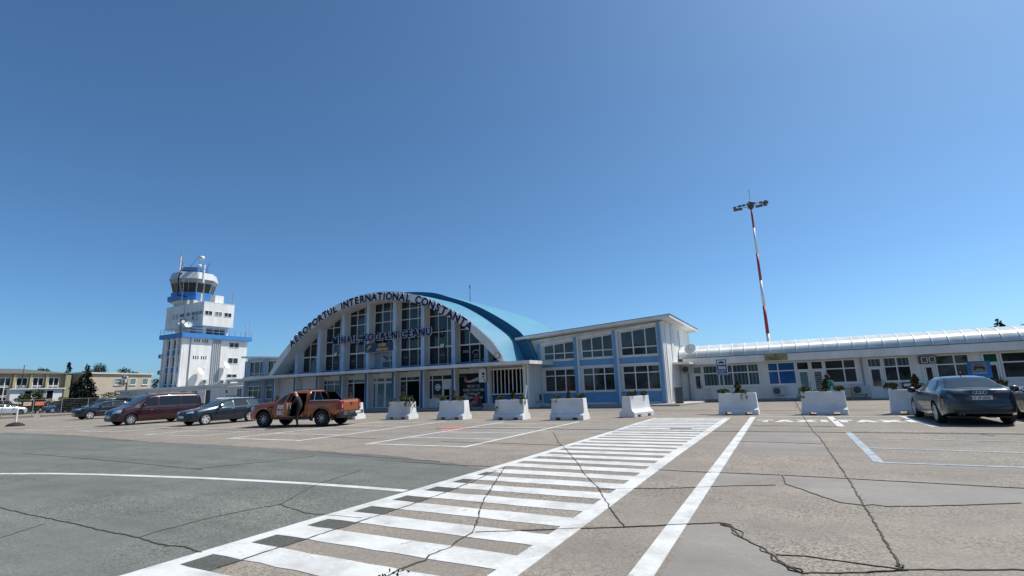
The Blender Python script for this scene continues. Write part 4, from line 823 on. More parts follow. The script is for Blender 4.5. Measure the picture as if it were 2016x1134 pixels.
mb = MB(); mb.box(-117, 41.2, 0, XB, 51.8, 6.15); mb.build('wall', [beige], bb); mb = MB(); mb.hexa([(-117.2,41.0,6.15),(XB+.25,41.0,6.15),(XB+.25,52.0,6.0),(-117.2,52.0,6.0)], [(-117.2,41.0,6.42),(XB+.25,41.0,6.42),(XB+.25,52.0,6.2),(-117.2,52.0,6.2)]); mb.build('parapet', [mat('cream_coping', (0.68, 0.62, 0.52), .8)], bb, fix=True)
for u0, u1 in ((45.9, 47.1), (48.3, 49.3), (50.3, 51.3)): window(bb, W, u0, u1, 4.15, 5.35, trans=(4.75,) if u0 < 46 else (), fw=.08, gm=glass_teal, sill=.12)
mb = MB(); mb.tube([(XB+.1, 47.9, 0), (XB+.1, 47.9, 6.2)], .07, 6); mb.build('downpipe', [slate], bb)
aircon(XB, 47.3, 4.6, 'air conditioner on the beige wall by a window', R(90), .9); aircon(XB, 47.5, 5.2, 'upper air conditioner on the beige wall by the downpipe', R(90), .7)
rb = thing('house', 'red roofed house glimpsed between beige block and tower', 'house')
mb = MB(); mb.box(-118, 62, 0, -104, 70, 4.6); mb.build('wall', [beige], rb); mb = MB(); mb.add([(-118.5,61.5,4.6),(-103.5,61.5,4.6),(-103.5,70.5,4.6),(-118.5,70.5,4.6),(-116,66,6.6),(-106,66,6.6)], [(0,1,5,4),(1,2,5),(2,3,4,5),(3,0,4)]); mb.build('roof', [mat('red_tile', (0.22, 0.08, 0.06), .8, var=.3)], rb, fix=True)
# fence
fe = thing('wire_fence', 'grey wire mesh fence between the parking and the far cars', 'fence', loc=(-75, 0, 0))
fm = mat('fence_grey', (0.20, 0.23, 0.22), .6)
for k in range(16):
    y = 9.9+k*2.55; mb = MB(); mb.box(-.03, y-.03, 0, .03, y+.03, 1.95); mb.build('post', [fm], fe)
    if k < 15:
        mb = MB()
        for q in range(10): mb.tube([(0, y, .1+q*.2), (0, y+2.55, .1+q*.2)], .004 if q not in (0, 9) else .016, 4)
        for q in range(1, 14): mb.tube([(0, y+q*.182, .1), (0, y+q*.182, 1.9)], .0022, 3)
        mb.build('mesh_panel', [fm], fe)
for k, (y0, y1) in enumerate(((17.6, 21.0), (21.9, 24.9), (25.6, 28.6), (29.4, 33))):
    mb = MB(); mb.box(-74.0, y0, 0, -73.6, y1, .16); struct(mb.build('kerb', [mat('kerb_concrete', (0.20, 0.17, 0.14), .9, var=.2)]))
for k, (u, c_, nm) in enumerate(((24.3, (0.62, 0.40, 0.32), 'pale'), (25.3, (0.62, 0.14, 0.09), 'red'))):
    s = thing('fence_notice', ('pale pink' if k == 0 else 'plain red')+' rectangular notice hung on the wire fence', 'notice', loc=(-74.93, u, 1.25)); mb = MB(); mb.box(0, 0, 0, .02, .8 if k else .68, .42); mb.build('plate', [mat('notice_'+nm, c_, .5)], s); mb = MB(); mb.box(.021, .1, .1, .024, .45, .16); mb.box(.021, .1, .22, .024, .55, .28); mb.build('print', [ptm], s)
bp = thing('marker_post', 'white marker post in a dark round base on the concrete', 'post', loc=(-48.6, 15.5, 0))
mb = MB(); mb.lathe([(.52,0),(.50,.08),(.3,.2),(.1,.26)], 20); mb.build('base', [rubber], bp, smooth=True); mb = MB(); mb.lathe([(.055,.2),(.05,1.25)], 10); mb.build('post', [trim], bp)
# ------------------------------------------------------------------ vehicles
def lin(tab, x):
    if x >= tab[0][0]: return tab[0][1]
    for (a, b), (c, d) in zip(tab, tab[1:]):
        if a >= x >= c: return b+(d-b)*(x-a)/(c-a) if a != c else d
    return tab[-1][1]
def smooth_lin(tab, x, h=0.07): return sum(lin(tab, x+h*k) for k in (-1, -.5, 0, .5, 1))/5
def paint(name, col, metal=0.35, rough=0.32): return mat(name, col, rough, metal, spec=0.5, coat=0.8)
cglass = mat('car_glass', (0.010, 0.013, 0.016), 0.02, spec=0.6); cglass2 = mat('car_glass_light', (0.035, 0.06, 0.075), 0.03, spec=0.6)
alloy = mat('alloy', (0.62, 0.63, 0.64), 0.3, 0.7); chrome = mat('chrome', (0.7, 0.7, 0.7), 0.12, 1.0); blk = mat('black_trim', (0.014, 0.014, 0.015), 0.45)
headl = mat('headlight', (0.42, 0.46, 0.50), 0.12, 0.2, coat=1.0); taill = mat('tail_light', (0.22, 0.012, 0.015), 0.15, coat=1.0); taild = mat('tail_light_dark', (0.028, 0.008, 0.012), 0.12, coat=1.0)
platew = mat('plate_white', (0.62, 0.63, 0.64), 0.4); plateb = mat('plate_blue', (0.02, 0.06, 0.35), 0.4); ink = mat('plate_ink', (0.02, 0.02, 0.02), 0.5); orange_l = mat('orange_reflector', (0.7, 0.25, 0.04), .3)
def car_body(sp):
    L = sp['L']; T, B, Wd, Rw, bot = sp['T'], sp['B'], sp['W'], sp['R'], sp['bot']
    xs = sorted(set([L/2-.001]+[L/2-.06*i for i in range(1, int(L/.06))]+[-L/2+.001, L/2-.02, -L/2+.02]), reverse=True)
    rows = []
    for x in xs:
        t = smooth_lin(T, x, sp.get('h', .06)); zb = lin(bot, x); wd = smooth_lin(Wd, x, .05); s = min(smooth_lin(B, x), t-.05); g = t-s
        r = min(lin(Rw, x), wd*.93); r = wd*.93+(r-wd*.93)*min(1, g/.30)
        zm = (zb+s)/2; sh = wd*.955
        half = [(0, zb), (wd*.80, zb), (wd*.955, zb+.04), (wd*.985, zb+.16), (wd, zm), (wd*.995, s-.16*min(1, (s-zb)/.5)), (wd*.982, s-.05), (sh, s)]
        for q in (.3, .6, .85): half.append((sh+(r-sh)*q, s+.92*g*q))
        half += [(r*.96, s+.92*g*.96), (r*.86, s+g*.955), (r*.6, t-.012*min(1, g)), (r*.3, t), (0, t+.004)]
        rows.append([(x, y, z) for y, z in half]+[(x, -y, z) for y, z in reversed(half[1:-1])])
    mb = MB(); n = len(rows[0]); v = [p for r_ in rows for p in r_]
    f = [(i*n+j, (i+1)*n+j, (i+1)*n+(j+1) % n, i*n+(j+1) % n) for i in range(len(rows)-1) for j in range(n)]
    f += [tuple(range(n)), tuple(len(v)-n+j for j in range(n-1, -1, -1))]
    mb.add(v, f); return mb
class Bod:
    def __init__(s, mb):
        s.t = BVHTree.FromPolygons([Vector(v) for v in mb.v], mb.f)
    def patch(s, lo, hi, axis, off=0.006, n=12, m=5):
        """lo/hi: matching polylines in the plane facing the axis; dropped onto the body"""
        def samp(pl, u):
            k = (len(pl)-1)*u; i = min(int(k), len(pl)-2); t = k-i
            return (pl[i][0]+(pl[i+1][0]-pl[i][0])*t, pl[i][1]+(pl[i+1][1]-pl[i][1])*t)
        D = {'+y': (0,-1,0), '-y': (0,1,0), '+x': (-1,0,0), '-x': (1,0,0), '+z': (0,0,-1)}[axis]; D = Vector(D)
        rows = []
        for j in range(m+1):
            row = []
            for i in range(n+1):
                a, b2 = samp(lo, i/n), samp(hi, i/n); q = (a[0]+(b2[0]-a[0])*j/m, a[1]+(b2[1]-a[1])*j/m)
                o = {'y': Vector((q[0], 0, q[1])), 'x': Vector((0, q[0], q[1])), 'z': Vector((q[0], q[1], 0))}[axis[1]]-D*6
                h = s.t.ray_cast(o, D); row.append(h[0]-D*off+(h[1]*off*.6 if h[1].dot(D) < 0 else -h[1]*off*.6) if h[0] else None)
            rows.append(row)
        mb = MB()
        for j in range(m):
            for i in range(n):
                q = [rows[j][i], rows[j][i+1], rows[j+1][i+1], rows[j+1][i]]
                if all(p is not None for p in q): mb.add(q, [(0, 1, 2, 3)])
        # orient outward
        for k, f in enumerate(mb.f):
            a, b2, c = (Vector(mb.v[i]) for i in f[:3])
            if (b2-a).cross(c-a).dot(D) > 0: mb.f[k] = tuple(reversed(f))
        return mb
def wheel(parent, x, y, r, wd, spokes=5, rim=None, side=1, spw=.3, rr=.68, ring=None):
    """axle along local y; outer face towards side"""
    M = Matrix.Translation((x, y, r)) @ Matrix.Rotation(R(-90*side), 4, 'X')
    h = wd/2
    mb = MB(); mb.lathe([(r*rr, -h), (r*.93, -h), (r*.99, -h*.7), (r, 0), (r*.99, h*.7), (r*.93, h), (r*rr, h*.92), (r*rr, -h)], 32, M, closed=False); mb.lathe([(r*.7, -h*.4), (r*.7, -h*.35)], 24, M)
    o = mb.build('wheel', [rubber], parent, smooth=True)
    mb = MB(); mb.lathe([(r*rr*1.01, h*.75), (r*rr*1.01, h*.95), (r*rr*.90, h*.95), (r*rr*.86, h*.55), (r*rr*.86, -h*.2)], 32, M, 1, closed=False)
    for k in range(spokes):
        a = 2*math.pi*k/spokes; q = spw*r*.5; ca, sa = math.cos(a), math.sin(a)
        P = lambda u, t, z: M @ Vector((u*ca-t*sa, u*sa+t*ca, z))
        r0, r1 = r*.10, r*rr*.95
        mb.hexa([P(r0, -q*.8, h*.35), P(r1, -q, h*.45), P(r1, q, h*.45), P(r0, q*.8, h*.35)], [P(r0, -q*.6, h*.72), P(r1, -q*.8, h*.86), P(r1, q*.8, h*.86), P(r0, q*.6, h*.72)])
    mb.lathe([(r*.17, h*.3), (r*.17, h*.74), (r*.08, h*.78)], 14, M)
    mb.build('rim', [rim or alloy, ring or rim or alloy], o); mb = MB(); mb.lathe([(r*rr*.87, h*.1), (r*rr*.87, h*.12)], 24, M); mb.build('brake_disc', [blk], o)
    return o
def mirror_part(parent, x, y, z, m, s=1):
    mb = MB(); k = [(.02,-.09),(.10,-.08),(.13,0),(.10,.08),(.02,.09)]
    M = Matrix.Translation((x, y+s*.13, z)) @ Matrix.Diagonal((.8, 1.25, .85, 1)); mb.lathe([(.03,-.09),(.10,-.075),(.125,0),(.10,.075),(.03,.09)], 12, M @ Matrix.Rotation(R(90), 4, 'X')); mb.tube([(x, y-s*.06, z-.05), (x, y+s*.08, z-.04)], .03, 6)
    return mb.build('mirror', [m], parent, smooth=True)
def plate(parent, x, z, txt, d=1, y=0, sx=1.0, light=True):
    """d=+1 at the front end, -1 at the rear"""
    mb = MB(); mb.box(x-.008, y-.26, z-.055, x+.008, y+.26, z+.055, 0); q = .009*d
    yb = .26 if d < 0 else -.26
    mb.box(x-.009 if d < 0 else x, y+min(yb, yb*.82), z-.055, x if d < 0 else x+.009, y+max(yb, yb*.82), z+.055, 1)
    o = mb.build('number_plate', [platew, plateb], parent)
    if txt:
        Mx = Matrix(((0,0,d,x+.0095*d),(d,0,0,y),(0,1,0,z-.035),(0,0,0,1)))
        text_part('plate_lettering', txt, .098, Mx, ink, o, .001, .003, .85)
    return o
def make_car(name, label, cat, sp, loc, heading, group=None):
    root = thing(name, label, cat, group, loc, heading)
    mb = car_body(sp); B = Bod(mb); b_ = mb.build('body', [sp['paint'], blk, dark], root, smooth=True, fix=True)
    L, hw = sp['L'], sp['track']/2; r = sp['r']
    cm = MB()
    for x in sp['axles']:
        for s in (-1, 1): cm.lathe([(r*1.13, -.28), (r*1.13, .3)], 28, Matrix.Translation((x, s*(hw-.02), r*1.02)) @ Matrix.Rotation(R(-90*s), 4, 'X'))
    cu = link('cutter', cm.mesh('cutter', [dark]))
    mw = root.matrix_world.copy(); b_.parent = None
    boolean(b_, cu)
    b_.parent = root
    # auto smooth like shading
    for p in b_.data.polygons: p.use_smooth = True
    try: b_.data.set_sharp_from_angle(angle=R(38))
    except Exception: pass
    for x in sp['axles']:
        for s in (-1, 1): wheel(root, x, s*(hw-sp.get('tw', .22)/2-.012), r, sp.get('tw', .22), sp.get('spokes', 5), sp.get('rim'), s, sp.get('spw', .3), sp.get('rr', .68))
    gm = sp.get('glass', cglass)
    for sd in ('+y', '-y'):
        for nm, lo, hi, m in sp['side']: B.patch(lo, hi, sd, n=20, m=8).build(nm, [m if m else gm], root, smooth=True)
    for nm, ax, lo, hi, m in sp['ends']:
        B.patch(lo, hi, ax, off=.013 if 'light' in nm else .007, n=28, m=8).build(nm, [m if m else gm], root, smooth=True)
    for gx in sp.get('gaps', ()):
        zt = lin(sp['B'], gx)
        for sd in ('+y', '-y'): B.patch([(gx, .34),(gx-.014, .34)], [(gx, zt),(gx-.014, zt)], sd, off=.003, n=1, m=8).build('door_gap', [dark], root)
    for s in (-1, 1): mirror_part(root, sp['mirror'][0], s*sp['mirror'][1], sp['mirror'][2], sp.get('mirm', sp['paint']), s)
    return root, B
# --- dark saloon seen from behind
Ls = 4.9
sal = dict(gaps=(.86, -.33, -1.5), L=Ls, track=1.86, r=.335, axles=(1.50, -1.38), paint=paint('saloon_blue_grey', (0.030, 0.050, 0.064), .45, .28), spokes=10, spw=.17, tw=.235,
  T=[(2.45,.55),(2.38,.72),(2.1,.83),(1.5,.93),(.95,1.0),(.1,1.36),(-.3,1.44),(-.8,1.455),(-1.2,1.42),(-1.55,1.31),(-1.98,1.09),(-2.25,1.07),(-2.38,1.04),(-2.42,.95),(-2.45,.75)],
  B=[(2.45,.5),(2.1,.72),(.95,.90),(-1.6,.97),(-2.2,.95),(-2.45,.70)], W=[(2.45,.50),(2.33,.74),(2.0,.88),(1.2,.925),(-1.3,.925),(-2.0,.885),(-2.3,.80),(-2.42,.70),(-2.45,.62)],
  R=[(1.0,.74),(.1,.62),(-.8,.60),(-1.6,.62),(-2.0,.72)], bot=[(2.45,.26),(2.0,.20),(-1.8,.22),(-2.45,.36)], mirror=(.72, .90, 1.0), mirm=blk,
  side=[('front_side_window', [(.80,.95),(-.28,.985)], [(.18,1.30),(-.28,1.37)], None), ('rear_side_window', [(-.36,.99),(-1.50,1.03)], [(-.36,1.38),(-1.22,1.33)], None), ('door_handle', [(-.12,.86),(-.32,.865)], [(-.12,.89),(-.32,.895)], chrome), ('door_handle', [(-1.05,.87),(-1.25,.875)], [(-1.05,.90),(-1.25,.905)], chrome), ('window_trim', [(.86,.925),(-1.6,1.0)], [(.86,.94),(-1.6,1.015)], chrome), ('side_marker', [(-2.1,.80),(-2.3,.80)], [(-2.1,.93),(-2.3,.94)], taild)],
  ends=[('rear_window', '-x', [(-.70,1.10),(0,1.125),(.70,1.10)], [(-.53,1.375),(0,1.40),(.53,1.375)], mat('rear_glass', (0.012, 0.022, 0.040), .05, spec=.3)), ('windscreen', '+x', [(-.72,1.02),(.72,1.02)], [(-.56,1.37),(.56,1.37)], None),
        ('tail_light', '-x', [(.32,.845),(.83,.80)], [(.32,.925),(.80,.955)], taild), ('tail_light', '-x', [(-.83,.80),(-.32,.845)], [(-.80,.955),(-.32,.925)], taild), ('plate_recess', '-x', [(-.36,.735),(.36,.735)], [(-.36,.885),(.36,.885)], paint('recess_grey', (0.03,0.045,0.055))), ('rear_diffuser', '-x', [(-.66,.38),(.66,.38)], [(-.70,.47),(.70,.47)], blk),
        ('boot_seam', '-x', [(-.80,.655),(.80,.655)], [(-.80,.668),(.80,.668)], blk), ('crease_sheen', '-x', [(-.7,.60),(.7,.60)], [(-.7,.612),(.7,.612)], sal if False else mat('crease_light', (0.10,0.14,0.16), .25, .5))])  # bumper crease: paler strip painted as a highlight
car, B = make_car('saloon_car', 'dark blue grey saloon parked facing away at the taxi bays', 'car', sal, (5.02, 22.28, 0), R(90.5))
plate(car, -2.462, .81, 'CT 29 DNX', -1)
mb = MB()
for k in range(4): c_ = (k-1.5)*.075; mb.tube([(-2.45, c_+.046*math.cos(2*math.pi*i/16), .965+.046*math.sin(2*math.pi*i/16)) for i in range(17)], .008, 5, cap=False)
mb.build('badge_rings', [chrome], car)
mb = MB(); mb.tube([(-.95,0,1.45),(-1.02,0,1.56)], .012, 5); mb.build('roof_aerial', [blk], car)
mb = MB(); mb.tube([(-2.3,.55,.33),(-2.455,.55,.33)], .03, 8); mb.tube([(-2.3,.46,.33),(-2.455,.46,.33)], .03, 8); mb.build('exhaust_pipe', [darkgrey], car)
mb = MB()
for s in (-1, 1): mb.box(-2.2, s*.45-.3, .22, 2.0, s*.45+.3, .26)
mb.build('underbody', [blk], car)
# --- brown car at the right edge
br = dict(sal); br['paint'] = paint('brown_metallic', (0.12, 0.075, 0.065), .4, .3); br['mirm'] = br['paint']
car, B = make_car('saloon_car', 'reddish brown car cut off by the right edge', 'car', br, (7.52, 21.4, 0), R(90.5))
# --- estate car, front towards us
est = dict(gaps=(.86, -.26, -1.15), L=4.62, track=1.78, r=.325, axles=(1.42, -1.30), paint=paint('estate_grey', (0.016, 0.024, 0.034), .4, .28), spokes=5, spw=.42, rim=mat('silver_rim', (0.66, 0.66, 0.68), .3, .5), tw=.21,
  T=[(2.31,.55),(2.26,.72),(2.0,.84),(1.4,.93),(.95,1.0),(.2,1.34),(-.2,1.43),(-.9,1.455),(-1.6,1.42),(-1.95,1.36),(-2.22,1.02),(-2.29,.9),(-2.31,.7)],
  B=[(2.31,.5),(2.0,.72),(.95,.90),(-1.6,.98),(-2.31,.92)], W=[(2.31,.36),(2.28,.55),(2.18,.72),(1.9,.84),(1.2,.885),(-1.3,.885),(-2.0,.84),(-2.25,.74),(-2.31,.66)],
  R=[(1.0,.70),(.1,.60),(-.8,.59),(-1.9,.58)], bot=[(2.31,.24),(1.9,.20),(-1.8,.22),(-2.31,.34)], mirror=(.70, .86, 1.0),
  side=[('front_side_window', [(.82,.95),(-.22,.99)], [(.26,1.28),(-.22,1.36)], cglass2), ('rear_side_window', [(-.30,.99),(-1.20,1.02)], [(-.30,1.37),(-1.08,1.38)], None), ('quarter_window', [(-1.27,1.025),(-1.98,1.10)], [(-1.15,1.38),(-1.80,1.33)], cglass2), ('door_handle', [(-.05,.86),(-.25,.865)], [(-.05,.89),(-.25,.895)], chrome), ('door_handle', [(-1.0,.87),(-1.2,.875)], [(-1.0,.90),(-1.2,.905)], chrome), ('window_trim', [(-.2,1.39),(-1.85,1.36)], [(-.2,1.405),(-1.85,1.375)], chrome), ('sill_line', [(1.0,.36),(-.9,.36)], [(1.0,.375),(-.9,.375)], blk)],
  ends=[('windscreen', '+x', [(-.68,1.01),(.68,1.01)], [(-.53,1.35),(.53,1.35)], cglass2), ('rear_window', '-x', [(-.6,1.05),(.6,1.05)], [(-.5,1.33),(.5,1.33)], None), ('headlight', '+x', [(.36,.66),(.74,.70)], [(.36,.76),(.72,.80)], headl), ('headlight', '+x', [(-.74,.70),(-.36,.66)], [(-.72,.80),(-.36,.76)], headl), ('grille', '+x', [(-.32,.60),(.32,.60)], [(-.34,.76),(.34,.76)], blk), ('bumper_intake', '+x', [(-.6,.30),(.6,.30)], [(-.62,.40),(.62,.40)], blk), ('badge', '+x', [(-.05,.665),(.05,.665)], [(-.05,.745),(.05,.745)], chrome)])
car, B = make_car('estate_car', 'dark grey estate car with silver wheels next to the orange pickup', 'car', est, (-30.35, 19.05, 0), R(-90.5))
plate(car, 2.325, .50, '', 1); mb = MB()
for s in (-1, 1): mb.tube([(.1,s*.56,1.44),(0,s*.56,1.475),(-1.7,s*.55,1.46),(-1.8,s*.55,1.42)], .015, 5)
mb.build('roof_rail', [chrome], car)
# --- maroon van
van = dict(L=5.2, track=1.88, r=.335, axles=(1.72, -1.45), paint=paint('maroon_metallic', (0.040, 0.0075, 0.0105), .3, .32), spokes=7, spw=.25, tw=.21, rr=.60, h=.08,
  T=[(2.6,.62),(2.54,.86),(2.3,1.0),(1.75,1.16),(1.55,1.24),(.75,1.78),(.4,1.86),(-.4,1.90),(-2.2,1.88),(-2.45,1.80),(-2.58,1.2),(-2.6,.6)],
  B=[(2.6,.55),(2.3,.85),(1.55,1.08),(-2.6,1.14)], W=[(2.6,.40),(2.56,.62),(2.46,.78),(2.1,.92),(1.3,.95),(-2.2,.95),(-2.5,.91),(-2.6,.86)],
  R=[(1.6,.80),(.6,.74),(-2.4,.78)], bot=[(2.6,.26),(2.1,.20),(-2.1,.22),(-2.6,.34)], mirror=(1.15, .96, 1.18), mirm=blk, glass=cglass,
  side=[('front_side_window', [(1.30,1.12),(.28,1.14)], [(.82,1.66),(.28,1.74)], None), ('rear_side_window', [(.12,1.16),(-1.12,1.16)], [(.12,1.74),(-1.12,1.75)], None), ('rear_side_window', [(-1.20,1.16),(-2.32,1.17)], [(-1.20,1.75),(-2.22,1.70)], None), ('door_handle', [(.30,.98),(.10,.98)], [(.30,1.02),(.10,1.02)], blk), ('door_handle', [(.0,.98),(-.2,.98)], [(.0,1.02),(-.2,1.02)], blk), ('crease_shade', [(1.2,.70),(-2.4,.74)], [(1.2,.715),(-2.4,.755)], blk), ('sill_trim', [(1.2,.30),(-.95,.30)], [(1.2,.36),(-.95,.36)], mat('maroon_dark', (0.03,0.008,0.010), .4)), ('door_gap', [(.20,.4),(.185,.4)], [(.20,1.78),(.185,1.78)], blk), ('door_gap', [(-1.15,.4),(-1.165,.4)], [(-1.15,1.1),(-1.165,1.1)], blk)],  # body crease: black strip painted as shade along the side
  ends=[('windscreen', '+x', [(-.76,1.26),(.76,1.26)], [(-.66,1.75),(.66,1.75)], cglass2), ('rear_window', '-x', [(-.7,1.2),(.7,1.2)], [(-.65,1.72),(.65,1.72)], None), ('headlight', '+x', [(.42,.70),(.84,.78)], [(.42,.86),(.82,.98)], headl), ('headlight', '+x', [(-.84,.78),(-.42,.70)], [(-.82,.98),(-.42,.86)], headl), ('grille', '+x', [(-.36,.66),(.36,.66)], [(-.40,.86),(.40,.86)], blk), ('bumper_intake', '+x', [(-.7,.32),(.7,.32)], [(-.7,.50),(.7,.50)], blk), ('badge', '+x', [(-.07,.71),(.07,.71)], [(-.07,.83),(.07,.83)], chrome)])
car, B = make_car('passenger_van', 'dark maroon van with tinted windows parked facing the camera side', 'van', van, (-37.35, 18.85, 0), R(-92))
plate(car, 2.615, .52, '', 1); mb = MB()
for s in (-1, 1): mb.tube([(.3,s*.70,1.87),(.2,s*.70,1.91),(-2.1,s*.70,1.93),(-2.2,s*.70,1.89)], .018, 5)
mb.build('roof_rail', [blk], car)
# --- black car by the fence
hat = dict(est); hat.update(L=4.5, paint=paint('black_gloss', (0.010, 0.010, 0.014), .2, .16), spokes=5, spw=.38, axles=(1.36,-1.28), glass=cglass,
  T=[(2.25,.62),(2.2,.84),(1.9,.95),(1.3,1.03),(.95,1.08),(.2,1.42),(-.2,1.50),(-.9,1.52),(-1.6,1.46),(-1.9,1.36),(-2.15,1.05),(-2.23,.9),(-2.25,.7)],
  B=[(2.25,.55),(2.0,.80),(.95,.98),(-1.6,1.08),(-2.25,1.0)], W=[(2.25,.36),(2.22,.56),(2.12,.74),(1.85,.86),(1.2,.90),(-1.3,.90),(-2.0,.85),(-2.2,.75),(-2.25,.66)], R=[(1.0,.70),(.1,.62),(-.8,.61),(-1.9,.58)], bot=[(2.25,.26),(1.9,.22),(-1.8,.24),(-2.25,.36)], r=.345, mirror=(.70,.88,1.08),
  side=[('front_side_window', [(.82,1.03),(-.22,1.07)], [(.26,1.36),(-.22,1.43)], None), ('rear_side_window', [(-.30,1.07),(-1.5,1.12)], [(-.30,1.44),(-1.3,1.42)], None), ('chrome_strip', [(1.0,.66),(-1.2,.72)], [(1.0,.685),(-1.2,.745)], alloy)],
  ends=[('windscreen', '+x', [(-.68,1.10),(.68,1.10)], [(-.55,1.42),(.55,1.42)], None), ('headlight', '+x', [(.40,.78),(.74,.82)], [(.40,.84),(.72,.90)], headl), ('headlight', '+x', [(-.74,.82),(-.40,.78)], [(-.72,.90),(-.40,.84)], headl), ('grille', '+x', [(-.36,.55),(.36,.55)], [(-.42,.80),(.42,.80)], blk)])
car, B = make_car('hatchback_car', 'glossy black car between the wire fence and the maroon van', 'car', hat, (-54.3, 23.3, 0), R(-94))
plate(car, 2.27, .52, '', 1)
# --- cars behind the fence
far = dict(hat); far['paint'] = paint('pale_silver', (0.52, 0.56, 0.62), .4, .3); far['glass'] = cglass; far['spw'] = .3; far['rim'] = darkgrey
make_car('crossover_car', 'pale silver crossover behind the fence at the left edge', 'car', far, (-95.4, 29.1, 0), R(91), 'cars beyond the wire fence')
far2 = dict(hat); far2['paint'] = paint('bright_blue', (0.02, 0.09, 0.32), .3, .25)
make_car('parked_car', 'small bright blue car behind the wire fence', 'car', far2, (-99.5, 36.9, 0), R(-92), 'cars beyond the wire fence')
far3 = dict(hat); far3['paint'] = hat['paint']
make_car('parked_car', 'black car just right of the blue one behind the fence', 'car', far3, (-95.5, 38.6, 0), R(-94), 'cars beyond the wire fence')
far4 = dict(van); far4['paint'] = paint('navy_dark', (0.012, 0.016, 0.04), .3, .2)
make_car('passenger_van', 'dark people carrier behind the fence partly hidden by the nearer black car', 'van', far4, (-84.5, 36.2, 0), R(-92), 'cars beyond the wire fence')
# ------------------------------------------------------------------ orange pickup with its rear door open
org = paint('burnt_orange', (0.36, 0.100, 0.026), .2, .34)
pk = dict(L=5.3, track=1.86, r=.395, axles=(1.62, -1.62), paint=org, h=.05,
  T=[(2.65,.75),(2.6,1.02),(2.3,1.13),(1.6,1.20),(1.15,1.24),(.55,1.62),(.3,1.72),(-.1,1.76),(-.75,1.75),(-.86,1.71),(-.92,1.22),(-1.0,1.21),(-2.55,1.23),(-2.62,1.22),(-2.65,1.1)],
  B=[(2.65,.7),(2.3,.98),(1.15,1.12),(-.9,1.18),(-2.65,1.18)], W=[(2.65,.62),(2.5,.80),(2.1,.91),(1.2,.93),(-2.3,.93),(-2.6,.90),(-2.65,.88)],
  R=[(1.2,.76),(.3,.68),(-.86,.67),(-1.0,.85)], bot=[(2.65,.42),(2.2,.36),(-1.9,.42),(-2.65,.62)], mirror=(.95, .95, 1.22), mirm=blk)
px, py, ph_ = -21.75, 17.95, R(-165)
root = thing('pickup_truck', 'burnt orange double cab pickup with its rear door open', 'pickup', loc=(px, py, 0), rz=ph_)
mb = car_body(pk); B = Bod(mb); body = mb.build('body', [org, blk, dark], None, smooth=True, fix=True)
cm = MB(); r = .395
for x in pk['axles']:
    for s in (-1, 1): cm.lathe([(r*1.2, -.25), (r*1.2, .3)], 28, Matrix.Translation((x, s*.9, r*1.06)) @ Matrix.Rotation(R(-90*s), 4, 'X'))
boolean(body, link('cutter', cm.mesh('cutter', [dark])))
cm = MB(); cm.box(-2.54, -.72, .82, -1.06, .72, 1.6); boolean(body, link('cutter', cm.mesh('cutter', [blk])))
# rear doorway on the left side (+y): opening into a dark cabin
cm = MB(); dp = [(.18,.52),(-.42,.52),(-.66,.80),(-.72,1.22),(-.64,1.60),(.18,1.62)]
cm.prism(dp, lambda p: (p[0], -.2, p[1]), lambda p: (p[0], 1.2, p[1])); cu = cm.build('cutter', [dark], None, fix=True); boolean(body, cu)
body.parent = root
try: body.data.set_sharp_from_angle(angle=R(38))
except Exception: pass
for x in pk['axles']:
    for s in (-1, 1): wheel(root, x, s*.815, r, .265, 8, mat('dark_alloy', (0.40,0.40,0.41), .35, .6), s, .13, .60, blk)
for sd in ('+y', '-y'):
    B.patch([(.98,1.20),(.28,1.22)], [(.52,1.55),(.28,1.66)], sd).build('front_side_window', [cglass2], root, smooth=True)
    if sd == '-y': B.patch([(.2,1.22),(-.70,1.24)], [(.2,1.68),(-.64,1.66)], sd).build('rear_side_window', [cglass], root, smooth=True)
    for x in (1.62, -1.62):   # flared arch lips
        mb = MB(); s = 1 if sd == '+y' else -1
        a0, a1 = R(-8), R(188); ps_ = [(x+.50*math.cos(a0+(a1-a0)*i/16), s*.945, .42+.50*math.sin(a0+(a1-a0)*i/16)) for i in range(17)]
        mb.tube(ps_, .035, 6); mb.build('arch_flare', [org], root, smooth=True)
    B.patch([(1.05,.94),(1.38,.94)], [(1.05,1.02),(1.38,1.0)], sd).build('side_vent', [blk], root)
    B.patch([(1.2,.62),(.2,.62)], [(1.2,.632),(.2,.632)], sd).build('crease_shade', [mat('orange_dark', (0.16,0.04,0.01), .4)], root)  # darker orange strip paints the shade of a crease
    B.patch([(1.17,.5),(1.155,.5)], [(1.17,1.15),(1.155,1.15)], sd).build('door_gap', [dark], root)
    B.patch([(-.82,.5),(-.835,.5)], [(-.82,1.18),(-.835,1.18)], sd).build('door_gap', [dark], root)
    B.patch([(.36,1.02),(.22,1.02)], [(.36,1.06),(.22,1.06)], sd).build('door_handle', [chrome], root)
B.patch([(-.72,1.28),(.72,1.28)], [(-.6,1.68),(.6,1.68)], '+x').build('windscreen', [cglass2], root, smooth=True)
B.patch([(-.6,.78),(.6,.78)], [(-.62,.98),(.62,.98)], '+x').build('grille', [blk], root)
for s in (-1, 1): B.patch(sorted([(s*.62,.84),(s*.84,.86)]), sorted([(s*.62,1.0),(s*.83,1.03)]), '+x').build('headlight', [headl], root)
B.patch([(-.6,1.28),(.6,1.28)], [(-.55,1.66),(.55,1.66)], '-x').build('rear_window', [cglass], root, smooth=True)
